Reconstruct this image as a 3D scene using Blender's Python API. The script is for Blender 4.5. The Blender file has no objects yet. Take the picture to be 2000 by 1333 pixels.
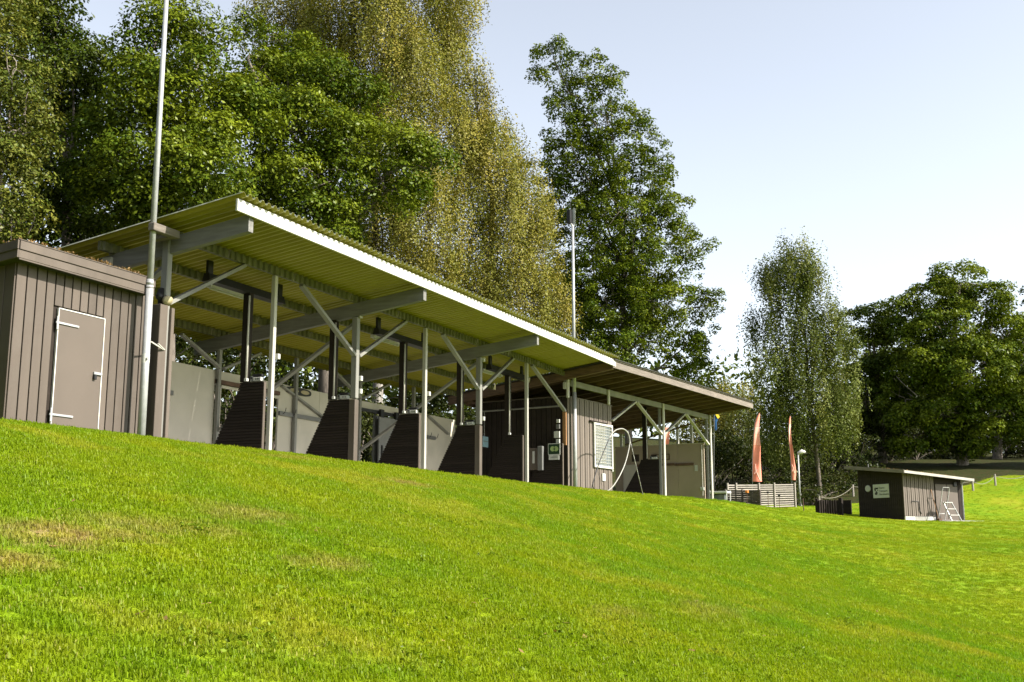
import bpy, math, random
import numpy as np
from mathutils import Vector, Matrix
rng = np.random.default_rng(11); random.seed(5)
sc = bpy.context.scene; col = sc.collection
R = math.radians
# ---------------------------------------------------------------- camera
FPX = 2200.0
TH = math.atan(394 / FPX); PH = math.atan(1036 / math.hypot(FPX, 394))
EYE = np.array([-15.391, -14.095, -1.763])
FW = np.array([math.cos(PH) * math.cos(TH), math.sin(PH) * math.cos(TH), math.sin(TH)])
RT = np.array([math.sin(PH), -math.cos(PH), 0.0]); UP = np.cross(RT, FW)
cam = bpy.data.cameras.new('camera'); camo = bpy.data.objects.new('camera', cam); col.objects.link(camo)
cam.sensor_width = 36; cam.lens = FPX / 2000 * 36; cam.clip_start = .1; cam.clip_end = 3000
camo.matrix_world = Matrix(((RT[0], UP[0], -FW[0], EYE[0]), (RT[1], UP[1], -FW[1], EYE[1]), (RT[2], UP[2], -FW[2], EYE[2]), (0, 0, 0, 1)))
sc.camera = camo
# ---------------------------------------------------------------- light
SUN = np.array([.10, -1.0, .69]); SUN /= np.linalg.norm(SUN)
w = bpy.data.worlds.new('World'); sc.world = w; w.use_nodes = True
nt = w.node_tree; bg = nt.nodes['Background']
sky = nt.nodes.new('ShaderNodeTexSky'); sky.sky_type = 'NISHITA'; sky.sun_disc = False
sky.sun_elevation = math.asin(SUN[2]); sky.sun_rotation = math.atan2(SUN[0], SUN[1])
sky.air_density = 1.0; sky.dust_density = 1.0; sky.ozone_density = .6; sky.altitude = 50
hz_ = nt.nodes.new('ShaderNodeHueSaturation'); hz_.inputs['Saturation'].default_value = .43; hz_.inputs['Value'].default_value = .86   # thin bright haze over the whole sky
nt.links.new(sky.outputs[0], hz_.inputs['Color']); nt.links.new(hz_.outputs[0], bg.inputs[0]); bg.inputs[1].default_value = .14
sun = bpy.data.lights.new('sun', 'SUN'); sun.energy = 5.0; sun.angle = R(.53); sun.color = (1, .93, .82)
suno = bpy.data.objects.new('sun', sun); col.objects.link(suno)
suno.rotation_euler = Vector(tuple(SUN)).to_track_quat('Z', 'Y').to_euler(); suno.location = (0, -30, 40)
sc.view_settings.view_transform = 'Standard'; sc.view_settings.look = 'None'
sc.view_settings.exposure = 1.25; sc.view_settings.gamma = 1
sc.cycles.max_bounces = 8; sc.cycles.diffuse_bounces = 4; sc.cycles.transparent_max_bounces = 8


def at(px, py, Z):
    """place seen at photo pixel (px, py) at distance Z along the view axis"""
    return EYE + Z * (FW + RT * (px - 1000) / FPX - UP * (py - 666.5) / FPX)


# ---------------------------------------------------------------- materials
class NT:
    def __init__(s, name):
        s.m = bpy.data.materials.new(name); s.m.use_nodes = True
        s.t = s.m.node_tree; s.n = s.t.nodes; s.n.clear(); s.out = s.n.new('ShaderNodeOutputMaterial')

    def new(s, typ, ins=None, **kw):
        nd = s.n.new(typ)
        for k, v in kw.items(): setattr(nd, k, v)
        for k, v in (ins or {}).items():
            if hasattr(v, 'is_output'): s.t.links.new(v, nd.inputs[k])
            else: nd.inputs[k].default_value = v
        return nd

    def noise(s, vec, scale, detail=4, rough=.55):
        return s.new('ShaderNodeTexNoise', {'Vector': vec, 'Scale': scale, 'Detail': detail, 'Roughness': rough}).outputs[0]

    def ramp(s, fac, stops, interp='LINEAR'):
        nd = s.new('ShaderNodeValToRGB', {0: fac}); cr = nd.color_ramp; cr.interpolation = interp
        while len(cr.elements) > 1: cr.elements.remove(cr.elements[0])
        cr.elements[0].position = stops[0][0]; cr.elements[0].color = (*stops[0][1], 1) if not np.isscalar(stops[0][1]) else (*[stops[0][1]] * 3, 1)
        for p, c in stops[1:]:
            e = cr.elements.new(p); e.color = (*c, 1) if not np.isscalar(c) else (c, c, c, 1)
        return nd.outputs[0]

    def mix(s, f, a, b, blend='MIX'):
        nd = s.new('ShaderNodeMix', data_type='RGBA', blend_type=blend)
        for i, v in ((0, f), (6, a), (7, b)):
            if hasattr(v, 'is_output'): s.t.links.new(v, nd.inputs[i])
            else: nd.inputs[i].default_value = v if i == 0 else ((*v, 1) if len(v) == 3 else v)
        return nd.outputs[2]

    def math(s, op, a, b=0.0):
        return s.new('ShaderNodeMath', {0: a, 1: b}, operation=op).outputs[0]

    def surf(s, o): s.t.links.new(o, s.out.inputs[0]); return s.m


def coat(name, c, rough=.6, var=.12, scale=3, bump=.08, bscale=40, metal=0, stretch=(1, 1, 1), dirt=None, piece=.1, grime=0.35, spec=.35):
    """painted / raw surface: soft blotches, fine relief, every piece a shade of its own"""
    c = tuple(v * .74 for v in c); dirt = tuple(v * .74 for v in dirt) if dirt else None
    s = NT(name)
    tc = s.new('ShaderNodeTexCoord').outputs['Object']
    oi = s.new('ShaderNodeObjectInfo')
    off = s.new('ShaderNodeVectorMath', {0: tc, 1: oi.outputs['Location']}, operation='ADD').outputs[0]
    off = s.new('ShaderNodeVectorMath', {0: off, 1: s.new('ShaderNodeCombineXYZ', {0: s.math('MULTIPLY', oi.outputs['Random'], 31.0), 1: 0.0, 2: 0.0}).outputs[0]}, operation='ADD').outputs[0]
    mp = s.new('ShaderNodeMapping', {'Vector': off, 'Scale': stretch}).outputs[0]
    n1 = s.noise(mp, scale, 5)
    cc = s.mix(1.0, c, s.ramp(n1, [(.3, 1 - var * 1.6), (.7, 1 + var * .6)]), 'MULTIPLY')
    pv = s.new('ShaderNodeMapRange', {0: oi.outputs['Random'], 3: 1 - piece, 4: 1 + piece}).outputs[0]
    cc = s.mix(1.0, cc, s.new('ShaderNodeCombineColor', {0: pv, 1: pv, 2: pv}).outputs[0], 'MULTIPLY')
    if dirt:
        n2 = s.noise(off, 1.3, 6, .7)
        cc = s.mix(s.ramp(n2, [(.5, 0.0), (.78, grime)]), cc, dirt)
    nb = s.noise(mp, bscale, 3)
    bm = s.new('ShaderNodeBump', {'Height': nb, 'Strength': bump, 'Distance': .02}).outputs[0]
    b = s.new('ShaderNodeBsdfPrincipled', {'Base Color': cc, 'Roughness': rough, 'Metallic': metal, 'Normal': bm, 'Specular IOR Level': spec})
    return s.surf(b.outputs[0])


M = {}
M['white'] = coat('white_paint', (.66, .65, .61), .5, .14, 2, .05, 30, dirt=(.35, .33, .25), grime=.5)
M['post_white'] = coat('post_white_paint', (.52, .50, .45), .55, .1, 3, .06, 30, stretch=(1, 1, .2), dirt=(.3, .28, .2))
M['post_grey'] = coat('post_grey_paint', (.27, .265, .245), .6, .15, 3, .08, 30, stretch=(1, 1, .15), dirt=(.2, .19, .14))
M['glulam'] = coat('grey_glulam', (.205, .20, .19), .7, .18, 2.5, .12, 30, stretch=(6, .6, 6), dirt=(.13, .13, .1))
M['purlin'] = coat('purlin_steel', (.15, .15, .07), .55, .2, 3, .05, 30, dirt=(.12, .13, .07), grime=.6)
M['brown'] = coat('grey_brown_paint', (.124, .099, .080), .62, .17, 2.0, .1, 60, stretch=(1, 1, .1), dirt=(.16, .14, .12), piece=.09)
M['brown_dk'] = coat('dark_brown_paint_and_shade', (.036, .028, .023), .7, .15, 3, .1, 50, stretch=(.3, .3, 2), piece=.16, spec=.12)  # dark brown paint; on two hut sides it stands in for shade
M['hutwood'] = coat('hut_grey_brown_paint', (.185, .152, .127), .65, .14, 2.5, .12, 60, stretch=(1, 1, .1), dirt=(.12, .1, .085), piece=.13)
M['wall'] = coat('pale_wall_panel', (.62, .575, .49), .6, .06, 1.2, .03, 60, dirt=(.4, .38, .33), grime=.4, piece=.04)
M['wall_br'] = coat('beige_wall_panel', (.43, .345, .265), .6, .08, 1.2, .03, 60, dirt=(.3, .26, .2), piece=.05)
M['door'] = coat('door_paint', (.130, .105, .086), .55, .05, 1.5, .03, 60, piece=.02)
M['timber'] = coat('aged_timber', (.155, .095, .058), .75, .3, 3, .25, 30, stretch=(8, .8, 8), dirt=(.09, .07, .05), piece=.2)
M['deck'] = coat('dark_deck_board', (.075, .048, .032), .8, .3, 3, .25, 30, stretch=(.8, 8, 8), dirt=(.06, .045, .035), piece=.2)
M['timber_grey'] = coat('weathered_timber', (.235, .20, .17), .75, .22, 3, .2, 30, stretch=(.8, 8, 8), dirt=(.17, .15, .13), piece=.14)
M['fencewood'] = coat('bleached_slats', (.36, .325, .285), .75, .2, 3, .2, 30, stretch=(.8, 8, 8), dirt=(.3, .26, .22), piece=.12)
M['fenceshade'] = coat('shade_toned_slats', (.115, .09, .08), .75, .25, 3, .2, 30, stretch=(.8, 8, 8), dirt=(.2, .17, .15), piece=.15)  # shaded return of the fence: its shade is put into this brown
M['freshwood'] = coat('orange_board', (.42, .22, .10), .6, .2, 3, .1, 30, stretch=(8, 8, .8))
M['galv'] = coat('galvanised_steel', (.47, .48, .49), .5, .10, 9, .02, 60, metal=.25, piece=.03)
M['black'] = coat('black_plastic', (.018, .018, .02), .45, .2, 4, .03, 40)
M['grey_box'] = coat('grey_box', (.20, .20, .195), .5, .1, 4, .02, 40)
M['white_box'] = coat('white_plastic', (.66, .66, .63), .4, .05, 4, .02, 40)
M['felt'] = coat('roof_felt', (.06, .058, .055), .9, .3, 4, .3, 60)
M['concrete'] = coat('concrete', (.42, .41, .38), .85, .2, 3, .2, 30, dirt=(.2, .19, .16))
M['rust'] = coat('rusty_steel', (.14, .08, .055), .8, .3, 4, .1, 40)
M['gravel'] = coat('gravel', (.34, .33, .31), .9, .3, 20, .5, 60)
M['hose'] = coat('pale_hose', (.46, .45, .42), .45, .12, 6, .03, 40)
M['red'] = coat('red_banner_print', (1.08, .36, .25), .7, .1, 2, .03, 60)
M['banner_pale'] = coat('pale_banner_print', (1.08, .46, .35), .7, .1, 2, .03, 60)
M['banner_white'] = coat('white_banner_print', (1.08, .58, .48), .7, .1, 2, .03, 60)
M['banner_mauve'] = coat('mauve_banner_print', (1.0, .40, .34), .7, .1, 2, .03, 60)
M['blue'] = coat('blue_cloth', (.015, .09, .26), .8, .1, 2, .03, 60)
M['yellow'] = coat('yellow_cloth', (.75, .55, .03), .8, .1, 2, .03, 60)
M['orange'] = coat('orange_plastic', (.75, .24, .05), .5, .1, 2, .03, 60)
M['green_sign'] = coat('green_sign', (.012, .042, .016), .4, .05, 2, .01, 60)
M['lime'] = coat('lime_print', (.38, .50, .20), .4, .05, 2, .01, 60)
M['bluesign'] = coat('pale_blue_sign', (.17, .28, .33), .4, .1, 2, .01, 60)
M['signwhite'] = coat('sign_white', (.62, .63, .58), .5, .06, 2, .01, 60)
M['ink'] = coat('sign_ink', (.02, .02, .018), .5, .0, 2, .0, 60)
M['inkgrey'] = coat('sign_grey_ink', (.10, .11, .09), .5, .0, 2, .0, 60)
M['blind'] = coat('white_blind', (.40, .40, .37), .5, .05, 3, .02, 40)
M['tan'] = coat('tan_panel', (.42, .36, .22), .6, .1, 3, .02, 40)
M['rope'] = coat('rope', (.27, .25, .2), .9, .1, 5, .2, 60)
M['alu'] = coat('aluminium', (.58, .58, .57), .4, .08, 4, .02, 60, metal=.3)
M['roofsheet_top'] = coat('weathered_sheet', (.40, .41, .33), .6, .25, 2, .06, 40, dirt=(.10, .13, .04), grime=.8)


def sheet_material():
    s = NT('corrugated_sheet')
    tc = s.new('ShaderNodeTexCoord').outputs['Object']; oi = s.new('ShaderNodeObjectInfo')
    n1 = s.noise(tc, 2.2, 5)
    under = s.mix(s.ramp(n1, [(.35, 0.0), (.75, .55)]), (.285, .258, .026), (.215, .180, .018))
    top = s.mix(s.ramp(s.noise(tc, 1.8, 6, .7), [(.4, 0.0), (.62, .9)]), (.31, .32, .28), (.09, .11, .033))
    nz = s.new('ShaderNodeSeparateXYZ', {0: s.new('ShaderNodeNewGeometry').outputs['True Normal']}).outputs[2]
    # the sheets are painted yellow below and raw, mossy above: two real faces of one sheet
    c = s.mix(s.new('ShaderNodeAttribute', attribute_name='upper').outputs['Fac'], under, top)
    b = s.new('ShaderNodeBsdfPrincipled', {'Base Color': c, 'Roughness': .55, 'Specular IOR Level': .3})
    return s.surf(b.outputs[0])


M['sheet'] = sheet_material()


def leaf_material(name, base, alt, transl=.17, gloss=.009):
    base = tuple(v * .80 for v in base); alt = tuple(v * .84 for v in alt)
    s = NT(name)
    t = s.new('ShaderNodeAttribute', attribute_name='tint')
    sep = s.new('ShaderNodeSeparateColor', {0: t.outputs['Color']})
    c = s.mix(sep.outputs[0], base, alt)
    v = s.new('ShaderNodeMapRange', {0: sep.outputs[1], 3: .6, 4: 1.4}).outputs[0]
    c = s.mix(1.0, c, s.new('ShaderNodeCombineColor', {0: v, 1: v, 2: v}).outputs[0], 'MULTIPLY')
    d = s.new('ShaderNodeBsdfDiffuse', {0: c})
    tr = s.new('ShaderNodeBsdfTranslucent', {0: s.mix(1.0, c, (1.25, 1.2, .55), 'MULTIPLY')})
    m1 = s.new('ShaderNodeMixShader', {0: transl, 1: d.outputs[0], 2: tr.outputs[0]})
    g = s.new('ShaderNodeBsdfGlossy', {0: (1, 1, 1, 1), 'Roughness': .42})
    m2 = s.new('ShaderNodeMixShader', {0: gloss, 1: m1.outputs[0], 2: g.outputs[0]})
    return s.surf(m2.outputs[0])


M['oak'] = leaf_material('oak_leaves', (.052, .090, .006), (.172, .205, .012))
M['oak_dark'] = leaf_material('deep_green_leaves', (.030, .055, .005), (.100, .125, .010))
M['birch'] = leaf_material('birch_leaves', (.150, .165, .026), (.285, .235, .046))
M['birch_green'] = leaf_material('green_birch_leaves', (.080, .112, .022), (.175, .185, .044))
M['olive'] = leaf_material('olive_leaves', (.070, .105, .015), (.165, .160, .026))
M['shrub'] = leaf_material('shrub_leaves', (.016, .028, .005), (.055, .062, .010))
M['clover'] = leaf_material('clover_leaves', (.12, .19, .006), (.19, .27, .012), .3)
M['sedum'] = leaf_material('sedum_growth', (.20, .13, .05), (.34, .22, .10), .2)


def bark_material(name, base, dark, scale=8, thr=.52):
    s = NT(name); tc = s.new('ShaderNodeTexCoord').outputs['Object']
    mp = s.new('ShaderNodeMapping', {'Vector': tc, 'Scale': (1, 1, .35)}).outputs[0]
    n1 = s.noise(mp, scale, 6, .7)
    c = s.mix(s.ramp(n1, [(thr - .1, 0.0), (thr + .12, 1.0)]), base, dark)
    bm = s.new('ShaderNodeBump', {'Height': n1, 'Strength': .6, 'Distance': .05}).outputs[0]
    return s.surf(s.new('ShaderNodeBsdfPrincipled', {'Base Color': c, 'Roughness': .9, 'Normal': bm}).outputs[0])


M['bark'] = bark_material('oak_bark', (.15, .125, .10), (.06, .05, .04))
M['bark_birch'] = bark_material('birch_bark', (.32, .30, .27), (.07, .06, .05), 5, .52)
M['bark_grey'] = bark_material('grey_bark', (.26, .22, .19), (.09, .075, .06), 6)


def lawn_nodes(s, blades):
    pos = s.new('ShaderNodeNewGeometry').outputs['Position']
    big = s.noise(pos, .16, 4, .6); mid = s.noise(pos, .75, 5, .65); fine = s.noise(pos, 6, 4, .7)
    big2 = s.noise(s.new('ShaderNodeMapping', {'Vector': pos, 'Location': (37, 11, 5)}).outputs[0], .33, 5, .65)
    g = s.mix(s.ramp(big, [(.35, 0.0), (.65, 1.0)]), (.148, .270, .006), (.228, .298, .006))
    g = s.mix(s.ramp(mid, [(.45, 0.0), (.72, .75)]), g, (.300, .330, .006))
    g = s.mix(s.ramp(fine, [(.42, 0.0), (.6, .35)]), g, (.100, .195, .002))
    g = s.mix(s.ramp(big2, [(.54, 0.0), (.66, .6)]), g, (.335, .335, .025))
    # worn, dry ground low on the left of the lawn and a few thin scars near the crest
    worn = None
    for (x, y, rx, ry, a) in WORN:
        d = s.new('ShaderNodeVectorMath', {0: pos, 1: (x, y, 0)}, operation='SUBTRACT').outputs[0]
        d = s.new('ShaderNodeVectorMath', {0: d, 1: (1 / rx, 1 / ry, 0)}, operation='MULTIPLY').outputs[0]
        l = s.new('ShaderNodeVectorMath', {0: d}, operation='LENGTH').outputs['Value']
        l = s.math('ADD', l, s.math('MULTIPLY', s.math('SUBTRACT', s.noise(pos, 2.2, 5, .7), .5), 2.2))
        k = s.new('ShaderNodeMapRange', {0: l, 1: .25, 2: 1.15, 3: a, 4: 0.0}).outputs[0]
        worn = k if worn is None else s.math('MAXIMUM', worn, k)
    dry = s.mix(s.ramp(s.noise(pos, 4.0, 5, .7), [(.4, 0.0), (.62, 1.0)]), (.37, .33, .055), (.29, .20, .085))
    g = s.mix(worn, g, dry)
    g = s.mix(1.0, g, (.90, .90, .90), 'MULTIPLY')
    return g, worn, fine


def lawn_material():
    s = NT('lawn'); g, worn, fine = lawn_nodes(s, False)
    pos = s.new('ShaderNodeNewGeometry').outputs['Position']
    soil = s.mix(s.ramp(s.noise(pos, 9, 5, .7), [(.35, 0.0), (.65, 1.0)]), (.16, .115, .065), (.27, .18, .10))
    g2 = s.mix(s.math('MULTIPLY', worn, .6), g, soil)
    # leaf litter and bare earth under the trees (mask carried by the terrain itself)
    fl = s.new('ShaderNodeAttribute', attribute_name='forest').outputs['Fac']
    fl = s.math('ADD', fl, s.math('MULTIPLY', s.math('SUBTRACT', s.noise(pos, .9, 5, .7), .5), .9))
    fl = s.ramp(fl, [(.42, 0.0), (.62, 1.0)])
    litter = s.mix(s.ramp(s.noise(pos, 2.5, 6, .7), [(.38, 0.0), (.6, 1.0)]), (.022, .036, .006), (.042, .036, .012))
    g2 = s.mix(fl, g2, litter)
    gr = s.ramp(s.math('ADD', s.new('ShaderNodeAttribute', attribute_name='path').outputs['Fac'], s.math('MULTIPLY', s.math('SUBTRACT', s.noise(pos, 3.5, 4, .7), .5), .5)), [(.45, 0.0), (.55, 1.0)])
    g2 = s.mix(gr, g2, s.mix(s.ramp(s.noise(pos, 30, 3), [(.35, 0.0), (.65, 1.0)]), (.26, .25, .23), (.42, .40, .37)))
    bm = s.new('ShaderNodeBump', {'Height': s.noise(pos, 22, 4, .8), 'Strength': .7, 'Distance': .06}).outputs[0]
    return s.surf(s.new('ShaderNodeBsdfPrincipled', {'Base Color': g2, 'Roughness': .95, 'Specular IOR Level': .1, 'Normal': bm}).outputs[0])


def blade_material():
    s = NT('grass_blade'); g, worn, fine = lawn_nodes(s, True)
    oi = s.new('ShaderNodeObjectInfo')
    t = s.new('ShaderNodeAttribute', attribute_name='tint').outputs['Fac']
    v = s.new('ShaderNodeMapRange', {0: t, 3: .80, 4: 1.2}).outputs[0]
    g = s.mix(1.0, g, s.new('ShaderNodeCombineColor', {0: v, 1: v, 2: v}).outputs[0], 'MULTIPLY')
    g = s.mix(s.ramp(t, [(.9, 0.0), (.96, .6)]), g, (.42, .36, .13))
    d = s.new('ShaderNodeBsdfDiffuse', {0: g}); tr = s.new('ShaderNodeBsdfTranslucent', {0: s.mix(1.0, g, (1.2, 1.15, .6), 'MULTIPLY')})
    m1 = s.new('ShaderNodeMixShader', {0: .45, 1: d.outputs[0], 2: tr.outputs[0]})
    gl = s.new('ShaderNodeBsdfGlossy', {0: (1, 1, 1, 1), 'Roughness': .45})
    return s.surf(s.new('ShaderNodeMixShader', {0: .006, 1: m1.outputs[0], 2: gl.outputs[0]}).outputs[0])




def glass_material():
    s = NT('window_glass')
    return s.surf(s.new('ShaderNodeBsdfPrincipled', {'Base Color': (.10, .12, .12, 1), 'Roughness': .05, 'Specular IOR Level': .6}).outputs[0])


M['glass'] = glass_material()


# ---------------------------------------------------------------- mesh helpers
class MB:
    def __init__(s): s.v = []; s.f = []

    def add(s, vs, fs):
        o = len(s.v); s.v += [tuple(float(c) for c in p) for p in vs]; s.f += [tuple(o + i for i in f) for f in fs]; return s

    def box(s, lo, hi):
        (a, b, c), (d, e, f) = lo, hi
        return s.add([(a, b, c), (d, b, c), (d, e, c), (a, e, c), (a, b, f), (d, b, f), (d, e, f), (a, e, f)],
                     [(0, 3, 2, 1), (4, 5, 6, 7), (0, 1, 5, 4), (1, 2, 6, 5), (2, 3, 7, 6), (3, 0, 4, 7)])

    def bbox(s, lo, hi, b=.008):
        """box with all vertical/horizontal edges chamfered a little"""
        (x0, y0, z0), (x1, y1, z1) = lo, hi
        b = min(b, (x1 - x0) * .3, (y1 - y0) * .3, (z1 - z0) * .3)
        vs = []
        for sx in (0, 1):
            for sy in (0, 1):
                for sz in (0, 1):
                    X = (x0, x1)[sx]; Y = (y0, y1)[sy]; Z = (z0, z1)[sz]
                    dx = b * (1 - 2 * sx); dy = b * (1 - 2 * sy); dz = b * (1 - 2 * sz)
                    vs += [(X, Y + dy, Z + dz), (X + dx, Y, Z + dz), (X + dx, Y + dy, Z)]
        I = lambda sx, sy, sz, k: ((sx * 2 + sy) * 2 + sz) * 3 + k
        fs = []
        for k, (u, v) in ((0, (1, 2)), (1, (0, 2)), (2, (0, 1))):
            for sgn in (0, 1):
                q = []
                for a, c in ((0, 0), (1, 0), (1, 1), (0, 1)):
                    t = [0, 0, 0]; t[k] = sgn; t[u] = a; t[v] = c; q.append(I(*t, k))
                fs.append(q)
        for k in range(3):
            u, v = [i for i in range(3) if i != k]
            for a in (0, 1):
                for c in (0, 1):
                    t0 = [0, 0, 0]; t0[u] = a; t0[v] = c; t1 = list(t0); t1[k] = 1
                    fs.append([I(*t0, u), I(*t1, u), I(*t1, v), I(*t0, v)])
        for sx in (0, 1):
            for sy in (0, 1):
                for sz in (0, 1): fs.append([I(sx, sy, sz, k) for k in range(3)])
        return s.add(vs, fs)

    def bar(s, p, q, w, h, up=(0, 0, 1)):
        p = Vector(p); q = Vector(q); d = (q - p).normalized(); u = Vector(up)
        r = d.cross(u)
        if r.length < 1e-4: r = d.cross(Vector((0, 1, 0)))
        r.normalize(); u = r.cross(d)
        vs = []
        for e in (p, q):
            for a, c in ((-1, -1), (1, -1), (1, 1), (-1, 1)): vs.append(e + r * (w / 2 * a) + u * (h / 2 * c))
        return s.add(vs, [(0, 1, 2, 3), (7, 6, 5, 4), (0, 4, 5, 1), (1, 5, 6, 2), (2, 6, 7, 3), (3, 7, 4, 0)])

    def tube(s, pts, rs, n=10, cap=True):
        P = [Vector(p) for p in pts]
        if np.isscalar(rs): rs = [rs] * len(P)
        o = len(s.v); a = None
        for i, p in enumerate(P):
            d = (P[min(i + 1, len(P) - 1)] - P[max(i - 1, 0)]).normalized()
            if a is None: a = d.orthogonal().normalized()
            a = (a - d * a.dot(d)).normalized(); b = d.cross(a)
            for k in range(n):
                t = 2 * math.pi * k / n; s.v.append(tuple(p + (a * math.cos(t) + b * math.sin(t)) * rs[i]))
        for i in range(len(P) - 1):
            for k in range(n):
                s.f.append((o + i * n + k, o + i * n + (k + 1) % n, o + (i + 1) * n + (k + 1) % n, o + (i + 1) * n + k))
        if cap:
            s.f.append(tuple(o + k for k in range(n - 1, -1, -1))); s.f.append(tuple(o + (len(P) - 1) * n + k for k in range(n)))
        return s

    def prism(s, poly, axis, a, b):
        """extrude a 2-D outline between a and b along x, y or z"""
        n = len(poly); vs = []
        for t in (a, b):
            for (u, v) in poly: vs.append({'x': (t, u, v), 'y': (u, t, v), 'z': (u, v, t)}[axis])
        fs = [tuple(range(n - 1, -1, -1)), tuple(range(n, 2 * n))] + [(i, (i + 1) % n, n + (i + 1) % n, n + i) for i in range(n)]
        return s.add(vs, fs)

    def mesh(s, name, mat, smooth=False):
        me = bpy.data.meshes.new(name); me.from_pydata(s.v, [], s.f)
        import bmesh
        bm = bmesh.new(); bm.from_mesh(me); bmesh.ops.recalc_face_normals(bm, faces=bm.faces); bm.to_mesh(me); bm.free()
        me.materials.append(M[mat] if isinstance(mat, str) else mat)
        if smooth: me.shade_smooth()
        return me

    def build(s, name, mat, parent=None, smooth=False, loc=None, rz=0):
        return put(name, s.mesh(name, mat, smooth), parent, loc, rz)


def put(name, me, parent=None, loc=None, rz=0):
    o = bpy.data.objects.new(name, me); col.objects.link(o)
    if parent: o.parent = parent
    if loc is not None: o.location = tuple(float(c) for c in loc)
    if rz: o.rotation_euler = (0, 0, rz)
    return o


def tag(o, label=None, cat=None, group=None, kind=None):
    for k, v in (('label', label), ('category', cat), ('group', group), ('kind', kind)):
        if v: o[k] = v
    return o


def thing(name, label, cat, loc=(0, 0, 0), rz=0, group=None):
    o = bpy.data.objects.new(name, None); col.objects.link(o); o.empty_display_size = .2
    o.location = tuple(float(c) for c in loc); o.rotation_euler = (0, 0, rz)
    return tag(o, label, cat, group)


def copy_thing(root, loc, rz, label):
    c = root.copy(); col.objects.link(c); c.location = tuple(float(v) for v in loc); c.rotation_euler = (0, 0, rz); c['label'] = label
    for ch in list(root.children):
        d = ch.copy(); col.objects.link(d); d.parent = c
        for g in list(ch.children):
            e = g.copy(); col.objects.link(e); e.parent = d
    return c


def lettering(text, size, name, mat, parent, origin, xdir, zdir, align='LEFT'):
    cu = bpy.data.curves.new('lettering', 'FONT'); cu.body = text; cu.size = size; cu.extrude = .003; cu.align_x = align; cu.resolution_u = 3
    t = bpy.data.objects.new('lettering_source', cu); col.objects.link(t)
    dg = bpy.context.evaluated_depsgraph_get(); me = bpy.data.meshes.new_from_object(t.evaluated_get(dg)); me.name = name
    bpy.data.objects.remove(t)
    me.materials.clear(); me.materials.append(M[mat])
    X = Vector(xdir).normalized(); Z = Vector(zdir).normalized(); N = X.cross(Z)
    o = put(name, me, parent); o.matrix_local = Matrix(((X.x, Z.x, N.x, origin[0]), (X.y, Z.y, N.y, origin[1]), (X.z, Z.z, N.z, origin[2]), (0, 0, 0, 1)))
    return o


# ---------------------------------------------------------------- terrain
ANG = R(-6.6); JX = 19.25
WX = np.array([math.cos(ANG), math.sin(ANG)]); WY = np.array([-math.sin(ANG), math.cos(ANG)])
def wpt(x, y): return np.array([JX, 0]) + WX * x + WY * y
CP = []
for x in (-40, -24, -14, -8, -3, 2, 7, 12, 17):
    for y, z in ((-.55, -.03), (1.5, 0), (4.5, 0), (6.5, .1), (11, 1.6), (20, 4.6), (36, 8.5), (70, 11)): CP.append((x, y, z))
for x in (-40, -24, -15.4, -8, -1, 6):
    for y, z in ((-3, -.42), (-7, -1.42), (-14, -3.3), (-22, -4.4), (-45, -5.5)): CP.append((x, y, z))
for x in (1, 5, 9, 12.9):
    for y, z in ((-.55, -.03), (2, 0), (4.6, 0)): p = wpt(x, y); CP.append((p[0], p[1], z))
CP += [(12, -3, -.5), (12, -8, -1.6), (12, -15, -2.7), (12, -24, -3.4), (22, -5, -.85), (22, -9, -1.45), (22, -16, -1.9), (22, -26, -2.6),
       (30, -5, -.55), (30, -9, -1.0), (30, -14, -1.35), (30, -24, -1.9), (40, -30, -1.4), (60, -45, -1), (20, -45, -4.5),
       (42.4, .5, .03), (38.8, -3.64, -.40), (39.5, -5.1, -.47), (39.1, -6.6, -.57), (36.3, -8.8, -.82), (38.9, -10.9, -.77), (36.8, -13.5, -.93), (44, -18, -.95),
       (56.4, -13.4, 1.5), (56, -10.2, 1.35), (50, -12.2, .15), (45, -12.6, -.6), (46, -8, .0), (46, -2.5, .12), (48.5, -3.1, .3), (52, 0, 1.3), (53, -6, 1.1),
       (69.6, -11.4, 3.66), (66, -25, 2.4), (75, -5, 4.6), (60, 5, 3.2), (50, 8, 1.6), (42, 8, .5), (95, 0, 7), (95, -35, 4), (60, 22, 6), (110, 40, 11), (32, 9, .6), (30, 16, 3)]
CP = np.array(CP, float)


def _tps():
    P = CP[:, :2]; n = len(P); d = np.linalg.norm(P[:, None] - P[None], axis=2)
    K = np.where(d > 0, d * d * np.log(d + 1e-9), 0) + np.eye(n) * .6
    Q = np.hstack([np.ones((n, 1)), P]); A = np.block([[K, Q], [Q.T, np.zeros((3, 3))]])
    return np.linalg.solve(A, np.concatenate([CP[:, 2], np.zeros(3)]))


TW = _tps()


def ground(x, y):
    x = np.clip(np.asarray(x, float), -40, 110); y = np.clip(np.asarray(y, float), -45, 70)
    sh = x.shape; q = np.stack([x.ravel(), y.ravel()], 1); out = np.empty(len(q))
    for i in range(0, len(q), 8000):
        d = np.linalg.norm(q[i:i + 8000, None] - CP[None, :, :2], axis=2)
        out[i:i + 8000] = (np.where(d > 0, d * d * np.log(d + 1e-9), 0)) @ TW[:-3] + TW[-3] + q[i:i + 8000] @ TW[-2:]
    q2 = q
    out += .018 * np.sin(q2[:, 0] * 1.7 + 1.3 * np.sin(q2[:, 1] * .9)) * np.clip(-q2[:, 1] - .8, 0, 1)
    return out.reshape(sh)


def gz(x, y): return float(ground(np.array([x]), np.array([y]))[0])


def smooth(a, b, t): t = np.clip((t - a) / (b - a), 0, 1); return t * t * (3 - 2 * t)


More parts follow.
